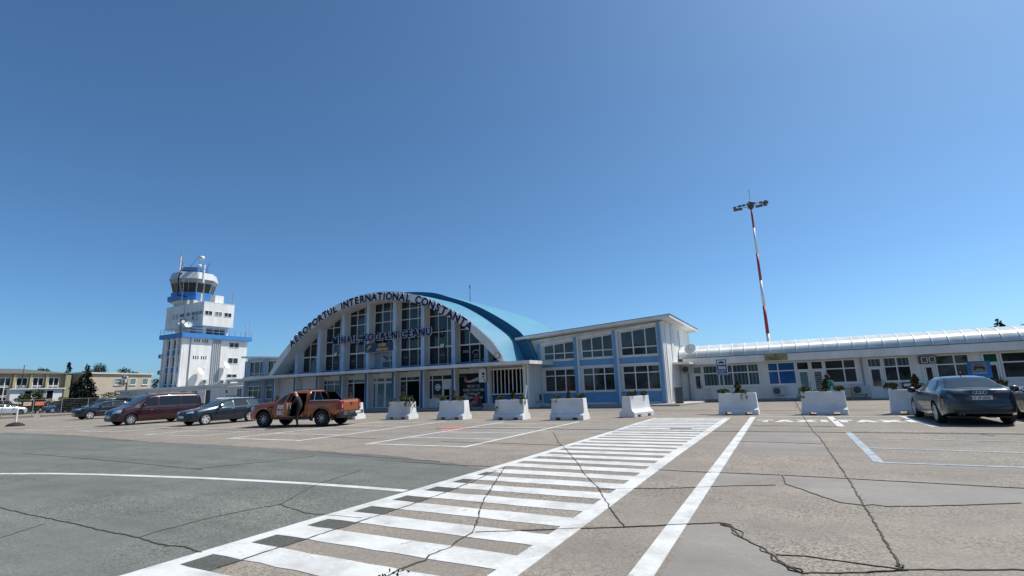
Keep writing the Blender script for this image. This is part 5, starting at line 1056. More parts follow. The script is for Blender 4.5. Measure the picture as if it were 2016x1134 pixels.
# tailgate, lights, bumper, step, sport bar, flag plates
B.patch([(-.70,.72),(.70,.72)], [(-.70,1.20),(.70,1.20)], '-x', off=.012).build('tailgate', [org], root)
mb = MB(); mb.box(-2.675, -.72, .70, -2.664, .72, .715); mb.box(-2.675, -.705, .715, -2.664, -.695, 1.2); mb.box(-2.675, .695, .715, -2.664, .705, 1.2); mb.build('tailgate_gap', [dark], root)
for s in (-1, 1):
    mb = MB(); mb.hexa([(-2.675,s*.74,.78),(-2.675,s*.895,.78),(-2.44,s*.945,.80),(-2.44,s*.90,.78)], [(-2.67,s*.74,1.17),(-2.67,s*.89,1.16),(-2.50,s*.935,1.15),(-2.50,s*.90,1.15)]); o = mb.build('tail_light', [taill], root, fix=True)
    mb = MB(); mb.box(-2.685, s*.79-.04, .86, -2.674, s*.79+.04, .98); mb.box(-2.684, s*.79-.04, 1.0, -2.674, s*.79+.04, 1.05); mb.build('lamp_lens', [headl], o)
mb = MB(); mb.box(-2.82, -.90, .52, -2.56, .90, .69); mb.box(-2.86, -.5, .60, -2.8, .5, .68); mb.box(-2.6, -.7, .38, -2.3, .7, .52); mb.build('rear_bumper', [darkgrey], root)
mb = MB(); mb.lathe([(.055, 0), (.05, .02)], 16, Matrix.Translation((-2.672, 0, .99)) @ Matrix.Rotation(R(-90), 4, 'Y')); mb.build('badge', [chrome], root)
mb = MB(); mb.box(-2.69, -.12, 1.06, -2.672, .12, 1.10); mb.build('tailgate_handle', [blk], root)
plate(root, -2.87, .62, '', -1, y=-.30)
mb = MB()
for s in (-1, 1): mb.tube([(1.05, s*.93, .42), (-1.0, s*.93, .42)], .05, 8); mb.box(-.8, s*.93-.05, .42, -.74, s*.93, .6); mb.box(.74, s*.93-.05, .42, .8, s*.93, .6)
mb.build('side_step', [darkgrey], root)
sbm = MB()
for s in (-1, 1): sbm.hexa([(-.93,s*.86,1.225),(-1.66,s*.86,1.225),(-1.66,s*.80,1.225),(-.93,s*.80,1.225)], [(-.90,s*.72,1.68),(-1.34,s*.72,1.66),(-1.34,s*.66,1.66),(-.90,s*.66,1.68)])
sbm.hexa([(-.90,-.72,1.64),(-1.34,-.72,1.62),(-1.34,.72,1.62),(-.90,.72,1.64)], [(-.90,-.72,1.69),(-1.34,-.72,1.67),(-1.34,.72,1.67),(-.90,.72,1.69)]); sb = sbm.build('sport_bar', [mat('sport_bar_black', (0.012, 0.015, 0.02), .15)], root, fix=True)
mb = MB()
for s in (-1, 1): mb.tube([(-.95,s*.87,1.24),(-2.5,s*.87,1.245)], .02, 6); mb.tube([(-1.16,s*.865,1.25),(-1.12,s*.73,1.66)], .014, 5)
mb.build('bed_rail', [alloy], root)
for s in (-1, 1): mb = MB(); mb.tube([(.25,s*.58,1.72),(.2,s*.58,1.77),(-.7,s*.58,1.80),(-.78,s*.58,1.74)], .014, 6); mb.build('roof_rail', [blk], root)
mb = MB(); mb.tube([(-.7,0,1.74),(-.78,0,1.85)], .012, 5); mb.build('roof_aerial', [blk], root)
mb = MB()
for x in (-1.05, -2.2):
    for s in (-1, 1): mb.box(x-.01, s*.86-.11, .28, x+.01, s*.86+.11, .6)
mb.build('mud_flap', [rubber], root)
mb = MB(); mb.box(-2.5, -.6, .38, 2.3, .6, .5); mb.build('chassis', [blk], root)
# open rear door, hinged at its front edge, swung out
dm = MB(); DT = .09
dpl = [(0,.55),(-.50,.55),(-.74,.85),(-.80,1.20),(0,1.20)]
dm.prism(dpl, lambda p: (p[0], 0, p[1]), lambda p: (p[0], -DT, p[1]))
dm.prism([(0,1.20),(-.06,1.20),(-.06,1.66),(0,1.66)], lambda p: (p[0], -.02-.2*(p[1]-1.2)/.46, p[1]), lambda p: (p[0], -.06-.2*(p[1]-1.2)/.46, p[1])); dm.prism([(-.06,1.62),(-.70,1.62),(-.70,1.66),(-.06,1.66)], lambda p: (p[0], -.22, p[1]), lambda p: (p[0], -.25, p[1])); dm.prism([(-.80,1.20),(-.70,1.66),(-.66,1.62),(-.74,1.20)], lambda p: (p[0], -.02-.2*(p[1]-1.2)/.46, p[1]), lambda p: (p[0], -.06-.2*(p[1]-1.2)/.46, p[1]))
do = dm.build('rear_door', [org], root, fix=True); do.location = (.20, .945, 0); do.rotation_euler = (0, 0, R(-68))
mb = MB(); mb.prism([(-.05,.62),(-.48,.62),(-.68,.9),(-.72,1.12),(-.05,1.12)], lambda p: (p[0], -DT-.001, p[1]), lambda p: (p[0], -DT-.03, p[1])); mb.build('door_trim', [mat('door_trim_grey', (0.22, 0.22, 0.22), .7)], do, fix=True)
mb = MB(); mb.add([(-.07,-.045,1.21),(-.72,-.045,1.21),(-.66,-.235,1.61),(-.07,-.235,1.61)], [(0,1,2,3)]); mb.build('door_glass', [cglass2], do)
mb = MB(); mb.box(-.55, -.62, .62, -.1, .1, .84); mb.box(-.66, -.62, .84, -.52, .1, 1.36); mb.build('rear_seat', [mat('seat_fabric', (0.03, 0.03, 0.032), .9)], root)
# lettering on the front door
lt = mat('decal_white', (0.75, 0.75, 0.75), .5)
LM = lambda x, z: Matrix.Translation((x, .930, z)) @ Matrix(((-1,0,0,0),(0,0,1,0),(0,1,0,0),(0,0,0,1)))
text_part('door_lettering', 'AIR', .27, LM(.66, .87), lt, root, .012, .012, .95, 'CENTER'); text_part('door_lettering', 'SEC', .27, LM(.66, .60), lt, root, .012, .012, .95, 'CENTER')
# ------------------------------------------------------------------ people
def skin_body(verts, edges, mats, rule, sub=2):
    me = bpy.data.meshes.new('body'); me.from_pydata([v[0] for v in verts], edges, [])
    o = bpy.data.objects.new('body', me); C.objects.link(o)
    sk = o.modifiers.new('s', 'SKIN'); sk.use_smooth_shade = True; o.modifiers.new('d', 'SUBSURF').levels = sub
    for i, v in enumerate(verts): d = me.skin_vertices[0].data[i]; r_ = v[1] if isinstance(v[1], tuple) else (v[1], v[1]); d.radius = r_; d.use_root = (i == 0)
    dg = bpy.context.evaluated_depsgraph_get(); dg.update(); m2 = bpy.data.meshes.new_from_object(o.evaluated_get(dg)); bpy.data.objects.remove(o)
    m2.materials.clear()
    for m in mats: m2.materials.append(m)
    for p in m2.polygons: p.material_index = rule(p.center); p.use_smooth = True
    return m2
skinm = mat('skin', (0.45, 0.25, 0.17), .6); navyc = mat('navy_uniform', (0.012, 0.014, 0.022), .85); blackc = mat('black_trousers', (0.006, 0.006, 0.007), .9); hairm = mat('dark_hair', (0.015, 0.012, 0.010), .8); tealc = mat('teal_overall', (0.01, 0.17, 0.14), .85); redc = mat('red_top', (0.42, 0.035, 0.05), .85)
def person(label, J, mats, limits, loc, rz, group=None, hair=True, scale=1.0):
    """J: joint dictionary name -> (x,y,z); builds torso, limbs with feet and hands, head with a face"""
    names = ['pelvis','waist','chest','neck','head','crown','hipL','kneeL','ankL','toeL','hipR','kneeR','ankR','toeR','shL','elL','wrL','shR','elR','wrR']
    rad = dict(pelvis=(.15,.12), waist=(.15,.11), chest=(.185,.13), neck=.066, head=.100, crown=.082, hipL=.098, kneeL=.065, ankL=.045, toeL=.042, hipR=.098, kneeR=.065, ankR=.045, toeR=.042, shL=.075, elL=.052, wrL=.036, shR=.075, elR=.052, wrR=.036)
    ed = [('pelvis','waist'),('waist','chest'),('chest','neck'),('neck','head'),('head','crown')]
    for s in 'LR': ed += [('pelvis','hip'+s),('hip'+s,'knee'+s),('knee'+s,'ank'+s),('ank'+s,'toe'+s),('chest','sh'+s),('sh'+s,'el'+s),('el'+s,'wr'+s)]
    V = [(tuple(c for c in J[n]), rad[n]) for n in names]; E = [(names.index(a), names.index(b2)) for a, b2 in ed]
    for s in 'LR':       # palm, thumb and four fingers
        el, wr = Vector(J['el'+s]), Vector(J['wr'+s]); d = (wr-el).normalized(); side = d.cross(Vector((0, 0, 1)));  side = Vector((1,0,0)) if side.length < .1 else side.normalized(); dn = side.cross(d).normalized()
        base = len(V); V.append((tuple(wr+d*.05), (.038,.022))); E.append((names.index('wr'+s), base))
        for k in range(4):
            q = side*(.028*(k-1.5)*.9); l_ = (.070,.082,.076,.060)[k]; V.append((tuple(wr+d*.085+q), .0105)); V.append((tuple(wr+d*(.085+l_*.5)+q-dn*.012), .0095)); V.append((tuple(wr+d*(.085+l_*.85)+q-dn*.035), .008)); n_ = len(V)
            E += [(base, n_-3), (n_-3, n_-2), (n_-2, n_-1)]
        V.append((tuple(wr+d*.04+side*.045), .012)); V.append((tuple(wr+d*.075+side*.065-dn*.015), .010)); n_ = len(V); E += [(base, n_-2), (n_-2, n_-1)]
    hd = Vector(J['head'])
    t = thing('person', label, 'person', group, loc, rz)
    me = skin_body(V, E, mats, limits); t.scale = (scale,)*3
    link('body', me, t)
    fdir = Vector(J.get('face', (1, 0, 0))).normalized(); lat = fdir.cross(Vector((0,0,1))).normalized(); upv = lat.cross(fdir)
    c = hd+upv*.03
    f = MB()
    f.lathe([(.005,0),(.022,.02),(.012,.045)], 8, Matrix.Translation(c+fdir*.085-upv*.03)); f.build('nose', [skinm], t, smooth=True)
    f = MB()
    for s in (-1, 1): q = c+fdir*.088+lat*s*.034+upv*.012; f.lathe([(.001,-.012),(.012,-.006),(.014,0),(.012,.006),(.001,.012)], 8, Matrix.Translation(q))
    f.build('eyes', [dark], t); f = MB(); q = c+fdir*.088-upv*.055; f.tube([q-lat*.026, q+fdir*.004, q+lat*.026], .006, 5); f.build('mouth', [mat('lips', (0.30, 0.10, 0.09), .6)], t)
    f = MB()
    for s in (-1, 1): f.lathe([(.006,-.032),(.02,-.015),(.022,.012),(.01,.032)], 8, Matrix.Translation(c+lat*s*.098))
    f.build('ears', [skinm], t, smooth=True)
    if hair:
        f = MB(); k = [(.108*math.sin(a), .12*math.cos(a)) for a in [R(100)*i/8+.001 for i in range(9)]]
        f.lathe(k, 16, Matrix.Translation(c+upv*.028-fdir*.022), closed=False); f.build('hair', [hairm], t, smooth=True)
    return t
# security guard stepping out of the pickup's rear door (local: x along the truck, forward = +x)
def guard_rule(c):
    if c.z > 1.42 and c.x > -.2: return 0
    if c.z < .12: return 2
    if c.y > .30 and c.x > .11 and c.z > .8: return 0
    return 1 if c.z > .90 else 2
Jg = dict(pelvis=(-.12,.06,.92), waist=(-.07,.08,1.06), chest=(.02,.10,1.28), neck=(.10,.11,1.43), head=(.17,.12,1.54), crown=(.19,.12,1.63), face=(.8,.55,-.15),
  hipL=(-.10,.16,.90), kneeL=(-.05,.24,.50), ankL=(-.13,.26,.09), toeL=(.02,.32,.05), hipR=(-.08,-.04,.90), kneeR=(.22,-.10,.80), ankR=(.16,-.12,.56), toeR=(.30,-.12,.53),
  shL=(-.02,.27,1.32), elL=(.10,.38,1.08), wrL=(.33,.40,1.06), shR=(.08,-.06,1.32), elR=(.22,-.16,1.12), wrR=(.34,-.10,1.16))
M_ = Matrix.Translation((px, py, 0)) @ Matrix.Rotation(ph_, 4, 'Z'); gp = M_ @ Vector((-.40, .93, 0))
g_ = person('security guard in dark uniform stepping out of the pickup rear door', Jg, [skinm, navyc, blackc], guard_rule, tuple(gp), ph_, hair=False, scale=1.04)
mb = MB(); 
for s in (-1, 1): q = Vector((.17,.12,1.575))+Vector((.8,.55,-.1)).normalized()*.092+Vector((.55,-.8,0))*s*.036; mb.lathe([(.027,-.006),(.027,.006)], 10, Matrix.Translation(q) @ Vector((.8,.55,-.1)).to_track_quat('Z', 'Y').to_matrix().to_4x4())
mb.build('sunglasses', [dark], g_)
def work_rule(c): return 0 if (c.z > 1.44) or (c.z < .95 and c.z > .74 and abs(c.y) > .26) else 1
Jw = dict(pelvis=(0,0,.92), waist=(.0,0,1.06), chest=(.02,0,1.30), neck=(.03,0,1.46), head=(.05,0,1.56), crown=(.05,0,1.66), face=(1,0,-.2),
  hipL=(0,.10,.88), kneeL=(.04,.11,.48), ankL=(0,.12,.08), toeL=(.15,.13,.04), hipR=(0,-.10,.88), kneeR=(.02,-.11,.48), ankR=(-.04,-.12,.08), toeR=(.1,-.13,.04),
  shL=(.0,.20,1.36), elL=(.02,.27,1.10), wrL=(.14,.28,.88), shR=(.0,-.20,1.36), elR=(.02,-.27,1.10), wrR=(.16,-.26,.90))
person('worker in a teal overall standing behind the planter under the blinds window', Jw, [hairm, tealc], lambda c: 0 if c.z > 1.46 else work_rule(c) if c.z > .95 else 1, (1.72, 27.6, 0), R(60), scale=.965)
Jb = dict(pelvis=(-.12,0,.90), waist=(.0,0,1.02), chest=(.22,0,1.14), neck=(.37,0,1.17), head=(.46,0,1.16), crown=(.55,0,1.14), face=(.5,0,-.85),
  hipL=(-.12,.10,.86), kneeL=(-.02,.11,.48), ankL=(-.08,.12,.08), toeL=(.07,.13,.04), hipR=(-.12,-.10,.86), kneeR=(-.04,-.11,.48), ankR=(-.1,-.12,.08), toeR=(.05,-.13,.04),
  shL=(.24,.19,1.14), elL=(.36,.23,.88), wrL=(.48,.18,.70), shR=(.24,-.19,1.14), elR=(.38,-.22,.90), wrR=(.52,-.16,.72))
person('worker in teal bending over the planter behind the parked saloon', Jb, [hairm, tealc], lambda c: 0 if c.x > .40 and c.z > 1.05 else 1, (5.25, 27.0, 0), R(190), scale=1.0)
Js = dict(pelvis=(0,0,.52), waist=(-.02,0,.66), chest=(.0,0,.90), neck=(.04,0,1.06), head=(.07,0,1.15), crown=(.07,0,1.25), face=(1,0,-.1),
  hipL=(.04,.10,.50), kneeL=(.44,.13,.50), ankL=(.42,.14,.09), toeL=(.57,.16,.04), hipR=(.04,-.10,.50), kneeR=(.44,-.12,.50), ankR=(.50,-.13,.09), toeR=(.64,-.15,.04),
  shL=(0,.19,.97), elL=(.05,.26,.72), wrL=(.27,.18,.62), shR=(0,-.19,.97), elR=(.05,-.26,.72), wrR=(.27,-.16,.62))
jeans = mat('faded_jeans', (0.16, 0.15, 0.17), .9)
for (x, y, m, lab, rz) in ((-19.75, 31.2, redc, 'person in a red top sitting on a chair by the airline poster', R(-125)), (-20.55, 31.0, mat('grey_top', (0.22, 0.23, 0.27), .9), 'person in a grey top sitting left of the one in red', R(-60))):
    person(lab, Js, [skinm, m, jeans], lambda c: 0 if c.z > 1.06 or (c.x > .2 and c.z > .56 and abs(c.y) > .12 and c.z < .8) else (1 if c.z > .60 else 2), (x, y, 0.0), rz)
    ch = thing('chair', lab.replace('person in a ', 'plain metal chair under the person in ').split(' sitting')[0], 'chair', 'chairs by the airline poster', (x, y, 0), rz)
    mb = MB(); mb.box(-.22,-.22,.37,.22,.22,.41); mb.build('seat', [darkgrey], ch); mb = MB(); mb.box(-.25,-.22,.45,-.21,.22,.88); mb.build('backrest', [darkgrey], ch)
    for a, c in ((-.2,-.2),(-.2,.2),(.2,-.2),(.2,.2)): mb = MB(); mb.tube([(a,c,0),(a,c,.37)], .015, 5); mb.build('leg', [steel], ch)
bt = thing('stone_bench', 'grey stone block seat beside the seated people', 'bench', loc=(-18.6, 31.3, 0)); mb = MB(); mb.box(-.55,-.25,0,.55,.25,.12); mb.box(-.5,-.22,.12,.5,.22,.36); mb.box(-.58,-.28,.36,.58,.28,.46); mb.build('block', [mat('bench_stone', (0.36,0.37,0.37), .85, var=.2)], bt)
bt = thing('stone_bench', 'grey stone block seat under the shop window pilaster', 'bench', loc=(-23.6, 32.6, 0)); mb = MB(); mb.box(-.45,-.25,0.09,.45,.25,.2); mb.box(-.4,-.22,.2,.4,.22,.4); mb.box(-.48,-.28,.4,.48,.28,.5); mb.build('block', [MATS['bench_stone']], bt)
# ------------------------------------------------------------------ concrete planters and their plants
soil = mat('soil', (0.06, 0.045, 0.03), .95, var=.4, vscale=8)
pwhite = mat('planter_white', (0.80, 0.80, 0.79), .6, var=.12, vscale=1.1, bump=.25, bscale=14, col2=(0.62, 0.60, 0.56), detail=9, world=True)
prof = [(-.425,0),(-.425,.20),(-.415,.225),(-.36,.255),(-.30,.31),(-.262,.40),(-.245,.52),(-.232,.75),(-.225,.945),(-.215,.955)]
prof = prof+[(-a, c) for a, c in reversed(prof)]
mb = MB(); HL = .83
mb.prism(prof, lambda p: (-HL+.05*p[1], p[0], p[1]), lambda p: (HL-.05*p[1], p[0], p[1]))
pm_ = mb.mesh('planter', [pwhite, soil]); b_ = bmesh.new(); b_.from_mesh(pm_); bmesh.ops.recalc_face_normals(b_, faces=b_.faces); bmesh.ops.bevel(b_, geom=[e for e in b_.edges if e.is_manifold and e.calc_face_angle(0) > R(50)], offset=.012, segments=2, affect='EDGES', profile=.6); b_.to_mesh(pm_); b_.free()
proto = link('proto', pm_)
cm = MB()
for x in (-.42, .42): cm.box(x-.13, -1, -.05, x+.13, 1, .125)
boolean(proto, link('c', cm.mesh('c', [pwhite])))
cm = MB(); cm.box(-HL+.13, -.16, .84, HL-.13, .16, 1.2); boolean(proto, link('c', cm.mesh('c', [soil])))
pm_ = proto.data; bpy.data.objects.remove(proto)
PL = [(-23.16,22.47,0,'white concrete planter just right of the orange pickup tailgate'), (-19.22,22.52,0,'white planter with weeds trailing over its end by the dark door'), (-15.58,22.40,0,'white planter standing in front of the black airline poster'), (-12.07,22.29,0,'white planter with a white stick leaning up from its right end'), (-8.97,22.2,0,'white planter in front of the blue wing with a brown dry shrub'), (-6.42,24.42,71,'white planter turned end on at the crosswalk'),
      (-2.0,25.5,-1,'white planter below the taxi sign post'), (1.34,25.3,-6,'white planter with the teal worker standing behind it'), (4.45,25.4,-5,'white planter half hidden behind the dark saloon'), (7.75,25.75,-4,'white planter between the saloon and the brown car'), (-26.72,22.5,0,'white planter hidden behind the orange pickup cab'), (-30.3,22.6,0,'white planter behind the estate car and pickup hood'), (-33.9,22.7,0,'white planter between maroon van and estate car')]
for x, y, a, lab in PL:
    o = link('concrete_planter', pm_); o.location = (x, y, 0); o.rotation_euler = (0, 0, R(a)); tag(o, lab, 'planter', 'white concrete planters')
def conifer_mesh(h, r, mats, n, seed, ragged=.25):
    random.seed(seed); mb = MB(); mb.tube([(0,0,0),(0,0,h*.9)], .025, 5, 2)
    def pos():
        t = random.random()**.8; rr = r*1.35*(1-t**2.2)*(.7+.3*math.sin(t*14+seed))*random.uniform(.45, 1)+.02; a = random.uniform(0, 6.283); return (rr*math.cos(a), rr*math.sin(a), .06+t*h)
    leaves(mb, n, pos, .050, [0, 0, 1]); return mb.mesh('conifer', mats)
def juniper_mesh(wd, seed, mats, hang=0):
    random.seed(seed); mb = MB()
    for k in range(9):
        a = random.uniform(0, 6.283); L_ = wd*random.uniform(.5, 1); d = Vector((math.cos(a), math.sin(a)*.7, 0))
        for i in range(46):
            t = random.random(); q = d*L_*t+Vector((0, 0, .12+.17*math.sin(t*2.2)-hang*t*t*.5)); q += Vector((random.gauss(0, .035), random.gauss(0, .035), random.gauss(0, .03)))
            leaves(mb, 1, lambda: q, .055, [0, 0, 1])
    return mb.mesh('juniper', mats)
cone_a = [conifer_mesh(.62, .15, [olive, green, barkm], 700, s) for s in (1, 2)]; cone_b = [conifer_mesh(.55, .13, [brownleaf, olive, barkm], 560, s) for s in (3, 4)]; cone_c = [conifer_mesh(.60, .14, [midgreen, olive, barkm], 620, s) for s in (5, 6)]
jun = [juniper_mesh(.42, s, [green, olive], h) for s, h in ((1, .3), (2, .9), (3, .2), (4, 1.4))]
def put(me, name, x, y, z, lab, cat, grp, rz=0, sc=(1, 1, 1)):
    o = link(name, me); o.location = (x, y, z); o.rotation_euler = (0, 0, rz); o.scale = sc; return tag(o, lab, cat, grp)
kinds = [(cone_a[0], 'yellowish green bushy'), (cone_a[1], 'yellow green columnar'), (cone_a[0], 'pale olive column shaped'), (cone_c[0], 'thin dark green pointed'), (cone_b[0], 'brown dried out'), (cone_b[1], 'small reddish brown'), (cone_c[1], 'twisted dark olive'), (cone_c[0], 'drooping olive'), (cone_b[1], 'dense brown green'), (cone_b[0], 'withered golden')]
plname = ['planter right of the pickup', 'weed trailing planter', 'planter before the airline poster', 'planter with the white stick', 'planter before the blue wing', 'end on planter by the crosswalk', 'planter under the taxi sign', 'planter before the teal worker', 'planter behind the saloon', 'planter between saloon and brown car', 'planter behind the pickup', 'planter behind the estate car', 'planter between van and estate car']
offs = [-.05, .05, .0, .1, .0, .0, .05, .15, .12, .75, .2, .3, .2]
for i, (x, y, a, lab) in enumerate(PL):
    m, ds = kinds[i % len(kinds)]; ca, sa = math.cos(R(a)), math.sin(R(a)); P_ = lambda u, v=0: (x+u*ca-v*sa, y+u*sa+v*ca)
    hs = (1.05, 1.0, .95, .82, .78, .62, 1.05, .95, 1.15, .8, .9, 1.0, .95)[i]
    q = P_(offs[i]); put(m, 'dwarf_conifer', q[0], q[1], .84, f'{ds} dwarf conifer in the {plname[i]}', 'shrub', 'conifers in the planters', i*1.3, (hs, hs, hs))
    for j, (u, v) in enumerate(((-.6, -.02), (.60, -.05))):
        if i == 6 and j == 1: u = .3
        q = P_(u, v); k = jun[1 if (i in (0, 1) and j == 1) else 3 if (i == 3 and j == 0) else (i+j) % 3]
        s = 1.15 if (i, j) in ((0,1),(1,1),(3,0),(7,0),(8,0),(9,0)) else .92
        put(k, 'creeping_juniper', q[0], q[1], .88, f'creeping green shrub at the {"left" if j == 0 else "right"} end of the {plname[i]}', 'shrub', 'creeping shrubs in the planters', i+j*2.2, (s, s, s))
mb = MB(); mb.tube([(-11.34, 22.3, .9), (-11.22, 22.32, 1.62)], .055, 8); mb.tube([(-11.36, 22.3, .80), (-11.34, 22.3, .92)], .07, 8); tag(mb.build('leaning_stick', [trim]), 'short white stick leaning out of a planter end', 'post')
# ------------------------------------------------------------------ signs, bin, small things
signb = mat('sign_blue', (0.02, 0.10, 0.38), .4); signn = mat('sign_navy', (0.035, 0.07, 0.22), .4)
ts = thing('taxi_sign', 'grey framed blue taxi sign with a car symbol on a pole', 'sign', loc=(-2.62, 26.5, 0), rz=R(-6))
mb = MB(); mb.tube([(0,.03,0),(0,.03,1.85)], .03, 8); mb.build('pole', [steel], ts)
mb = MB(); mb.box(-.25,-.02,1.80,.25,.02,2.56); mb.build('frame', [mat('sign_frame_grey', (0.42,0.45,0.50), .4)], ts); mb = MB(); mb.box(-.225,-.03,2.02,.225,-.021,2.535); mb.box(-.225,-.03,1.82,.225,-.021,1.995); mb.build('panel', [signn], ts)
mb = MB(); mb.box(-.185,-.036,2.30,.185,-.031,2.51); mb.build('symbol_field', [platew], ts); mb = MB(); pl = [(-.14,2.36),(.14,2.36),(.14,2.41),(.09,2.42),(.06,2.465),(-.06,2.465),(-.09,2.42),(-.14,2.41)]; mb.prism(pl, lambda p: (p[0], -.037, p[1]), lambda p: (p[0], -.041, p[1])); 
for s in (-.08, .08): mb.lathe([(.03, 0), (.03, .005)], 12, Matrix.Translation((s, -.037, 2.36)) @ Matrix.Rotation(R(90), 4, 'X'))
mb.build('car_symbol', [ink], ts, fix=True); text_part('lettering', 'TAXI', .165, Matrix.Translation((0, -.034, 2.09)) @ FACE, platew, ts, .004, .012, .9)
mb = MB(); mb.box(-.19,-.036,1.93,.05,-.031,1.955); mb.add([(-.02,-.034,1.965),(.12,-.034,1.90),(.12,-.034,1.93),(.02,-.034,1.975)], [(0,1,2,3)]); mb.box(-.19,-.036,1.85,.19,-.031,1.875); mb.build('strip_print', [mat('sign_pale', (.40,.45,.55), .4)], ts)
cs = thing('car_sign', 'square blue sign with a grey car symbol on a reddish post', 'sign', loc=(7.0, 27.0, 0), rz=R(-4))
mb = MB(); mb.tube([(.02,.03,0),(.02,.03,1.35)], .03, 8); mb.build('pole', [mat('rusty_post', (.16,.07,.07), .6)], cs); mb = MB(); mb.box(-.36,-.02,1.30,.36,.02,1.98); mb.build('panel', [mat('sign_mid_blue', (.015,.13,.36), .4)], cs)
mb = MB(); mb.box(-.24,-.026,1.55,.24,-.021,1.92); mb.build('symbol_field', [mat('sign_grey', (.20,.16,.15), .5)], cs)
mb = MB(); pl = [(-.15,1.68),(-.17,1.73),(-.12,1.76),(-.09,1.84),(.09,1.84),(.12,1.76),(.17,1.73),(.15,1.68)]; mb.prism(pl, lambda p: (p[0], -.027, p[1]), lambda p: (p[0], -.031, p[1])); 
for s in (-.14, .14): mb.box(s-.035,-.031,1.62,s+.035,-.027,1.68)
mb.build('car_symbol', [ink], cs, fix=True); mb = MB(); mb.box(-.09,-.034,1.77,.09,-.032,1.82); mb.build('symbol_window', [MATS['sign_grey']], cs)
mb = MB()
for k in range(10): mb.box(-.235+k*.047,-.026,1.475,-.235+k*.047+.036,-.021,1.525)
mb.build('strip_print', [mat('sign_pale_blue', (.25,.42,.60), .4)], cs)
bn = thing('litter_bin', 'dark grey litter bin with a wooden slatted side at the wing corner', 'litter bin', loc=(-6.35, 35.2, .12), rz=R(20)); mb = MB(); mb.box(-.22,-.25,0,.22,.25,1.05); mb.build('casing', [darkgrey], bn); mb = MB()
for k in range(4): mb.box(.222,-.23+k*.12,.06,.26,-.14+k*.12,.8)
mb.build('slat', [mat('wood_slat', (.42,.22,.06), .6)], bn)
st = thing('wooden_stool', 'small yellow wooden stool by the annex blinds', 'stool', loc=(3.55, 40.2, 0)); mb = MB(); mb.box(-.28,-.2,.68,.28,.2,.74); mb.build('seat', [mat('wood_yellow', (.40,.24,.07), .6)], st)
for a, c in ((-.25,-.17),(.25,-.17),(-.25,.17),(.25,.17)): mb = MB(); mb.box(a-.03,c-.03,0,a+.03,c+.03,.68); mb.build('leg', [MATS['wood_yellow']], st)
lt_ = thing('letter_box', 'black framed white letter box under the annex window', 'letter box', loc=(6.95, 40.85, .62)); mb = MB(); mb.box(-.3,-.12,0,.3,.13,.38); mb.build('box', [blk], lt_); mb = MB(); mb.box(-.24,-.13,.14,.24,-.121,.31); mb.build('front', [trim], lt_)
for i, (x, rz) in enumerate(((-30.1+2.2, 0), (-27.25, 20))):
    t = thing('luggage_trolley', ('left' if i == 0 else 'right')+' dark luggage trolley in front of the pale glass doors', 'trolley', 'luggage trolleys at the hall doors', (x, 32.5, .09), R(rz))
    mb = MB(); mb.box(-.3,-.5,.18,.3,.4,.24); mb.tube([(-.3,.4,.2),(-.3,.52,1.05),(.3,.52,1.05),(.3,.4,.2)], .025, 6); mb.tube([(-.3,.45,.6),(.3,.45,.6)], .02, 6); mb.tube([(-.3,-.5,.2),(-.3,-.55,.5),(.3,-.55,.5),(.3,-.5,.2)], .02, 6); mb.build('frame', [steel], t)
    mb = MB(); mb.box(-.27,.38,.62,.27,.46,.98); mb.build('basket', [darkgrey], t)
    for a, c in ((-.25,-.4),(.25,-.4),(0,.35)): mb = MB(); mb.lathe([(.09,-.02),(.09,.02)], 12, Matrix.Translation((a,c,.09)) @ Matrix.Rotation(R(90), 4, 'Y')); mb.build('wheel', [rubber], t)
# ------------------------------------------------------------------ trees and hedges
def conifer_tree(name, lab, x, y, h, r, grp=None, seed=0, mats=None, dens=1.0, base=.08, ls=1.0):
    random.seed(seed); t = thing(name, lab, 'tree', grp, (x, y, 0))
    mb = MB(); mb.tube([(0,0,0),(0,0,h*.97)], h*.022, 8, r1=.015); mb.build('trunk', [barkm], t, smooth=True)
    cr = MB(); nl = int(16*h/6)
    for k in range(nl):
        f = (k+.5)/nl; z = h*(base+(1-base)*f); R0 = r*(1-f)**.82*random.uniform(.85, 1.12)+.05; nb = max(5, int(13*(1-f))+4)
        for b2 in range(nb):
            a = random.uniform(0, 6.283); L_ = R0*random.uniform(.7, 1.1); d = Vector((math.cos(a), math.sin(a), 0))
            n_ = max(6, int(34*L_/1.5*dens/ls))
            for i in range(n_):
                s = random.uniform(.15, 1)**.8; q = d*L_*s+Vector((0, 0, z-.30*L_*s+.16*L_*s*s*1.3)); w_ = .16*L_*(1-.4*s)
                q += Vector((random.gauss(0, w_*.5), random.gauss(0, w_*.5), random.gauss(0, .13))); sz = .24*ls*random.uniform(.6, 1.2)
                tip = q+d*sz+Vector((random.gauss(0, .05), random.gauss(0, .05), -.10)); e = Vector((-d.y, d.x, random.gauss(0, .9)))*sz*.45
                cr.add([q-d*sz*.3, q+e, tip, q-e], [(0,1,2,3)], random.choice((0, 0, 1)))
    cr.build('crown', mats or [bluegreen, darkgreen], t); return t
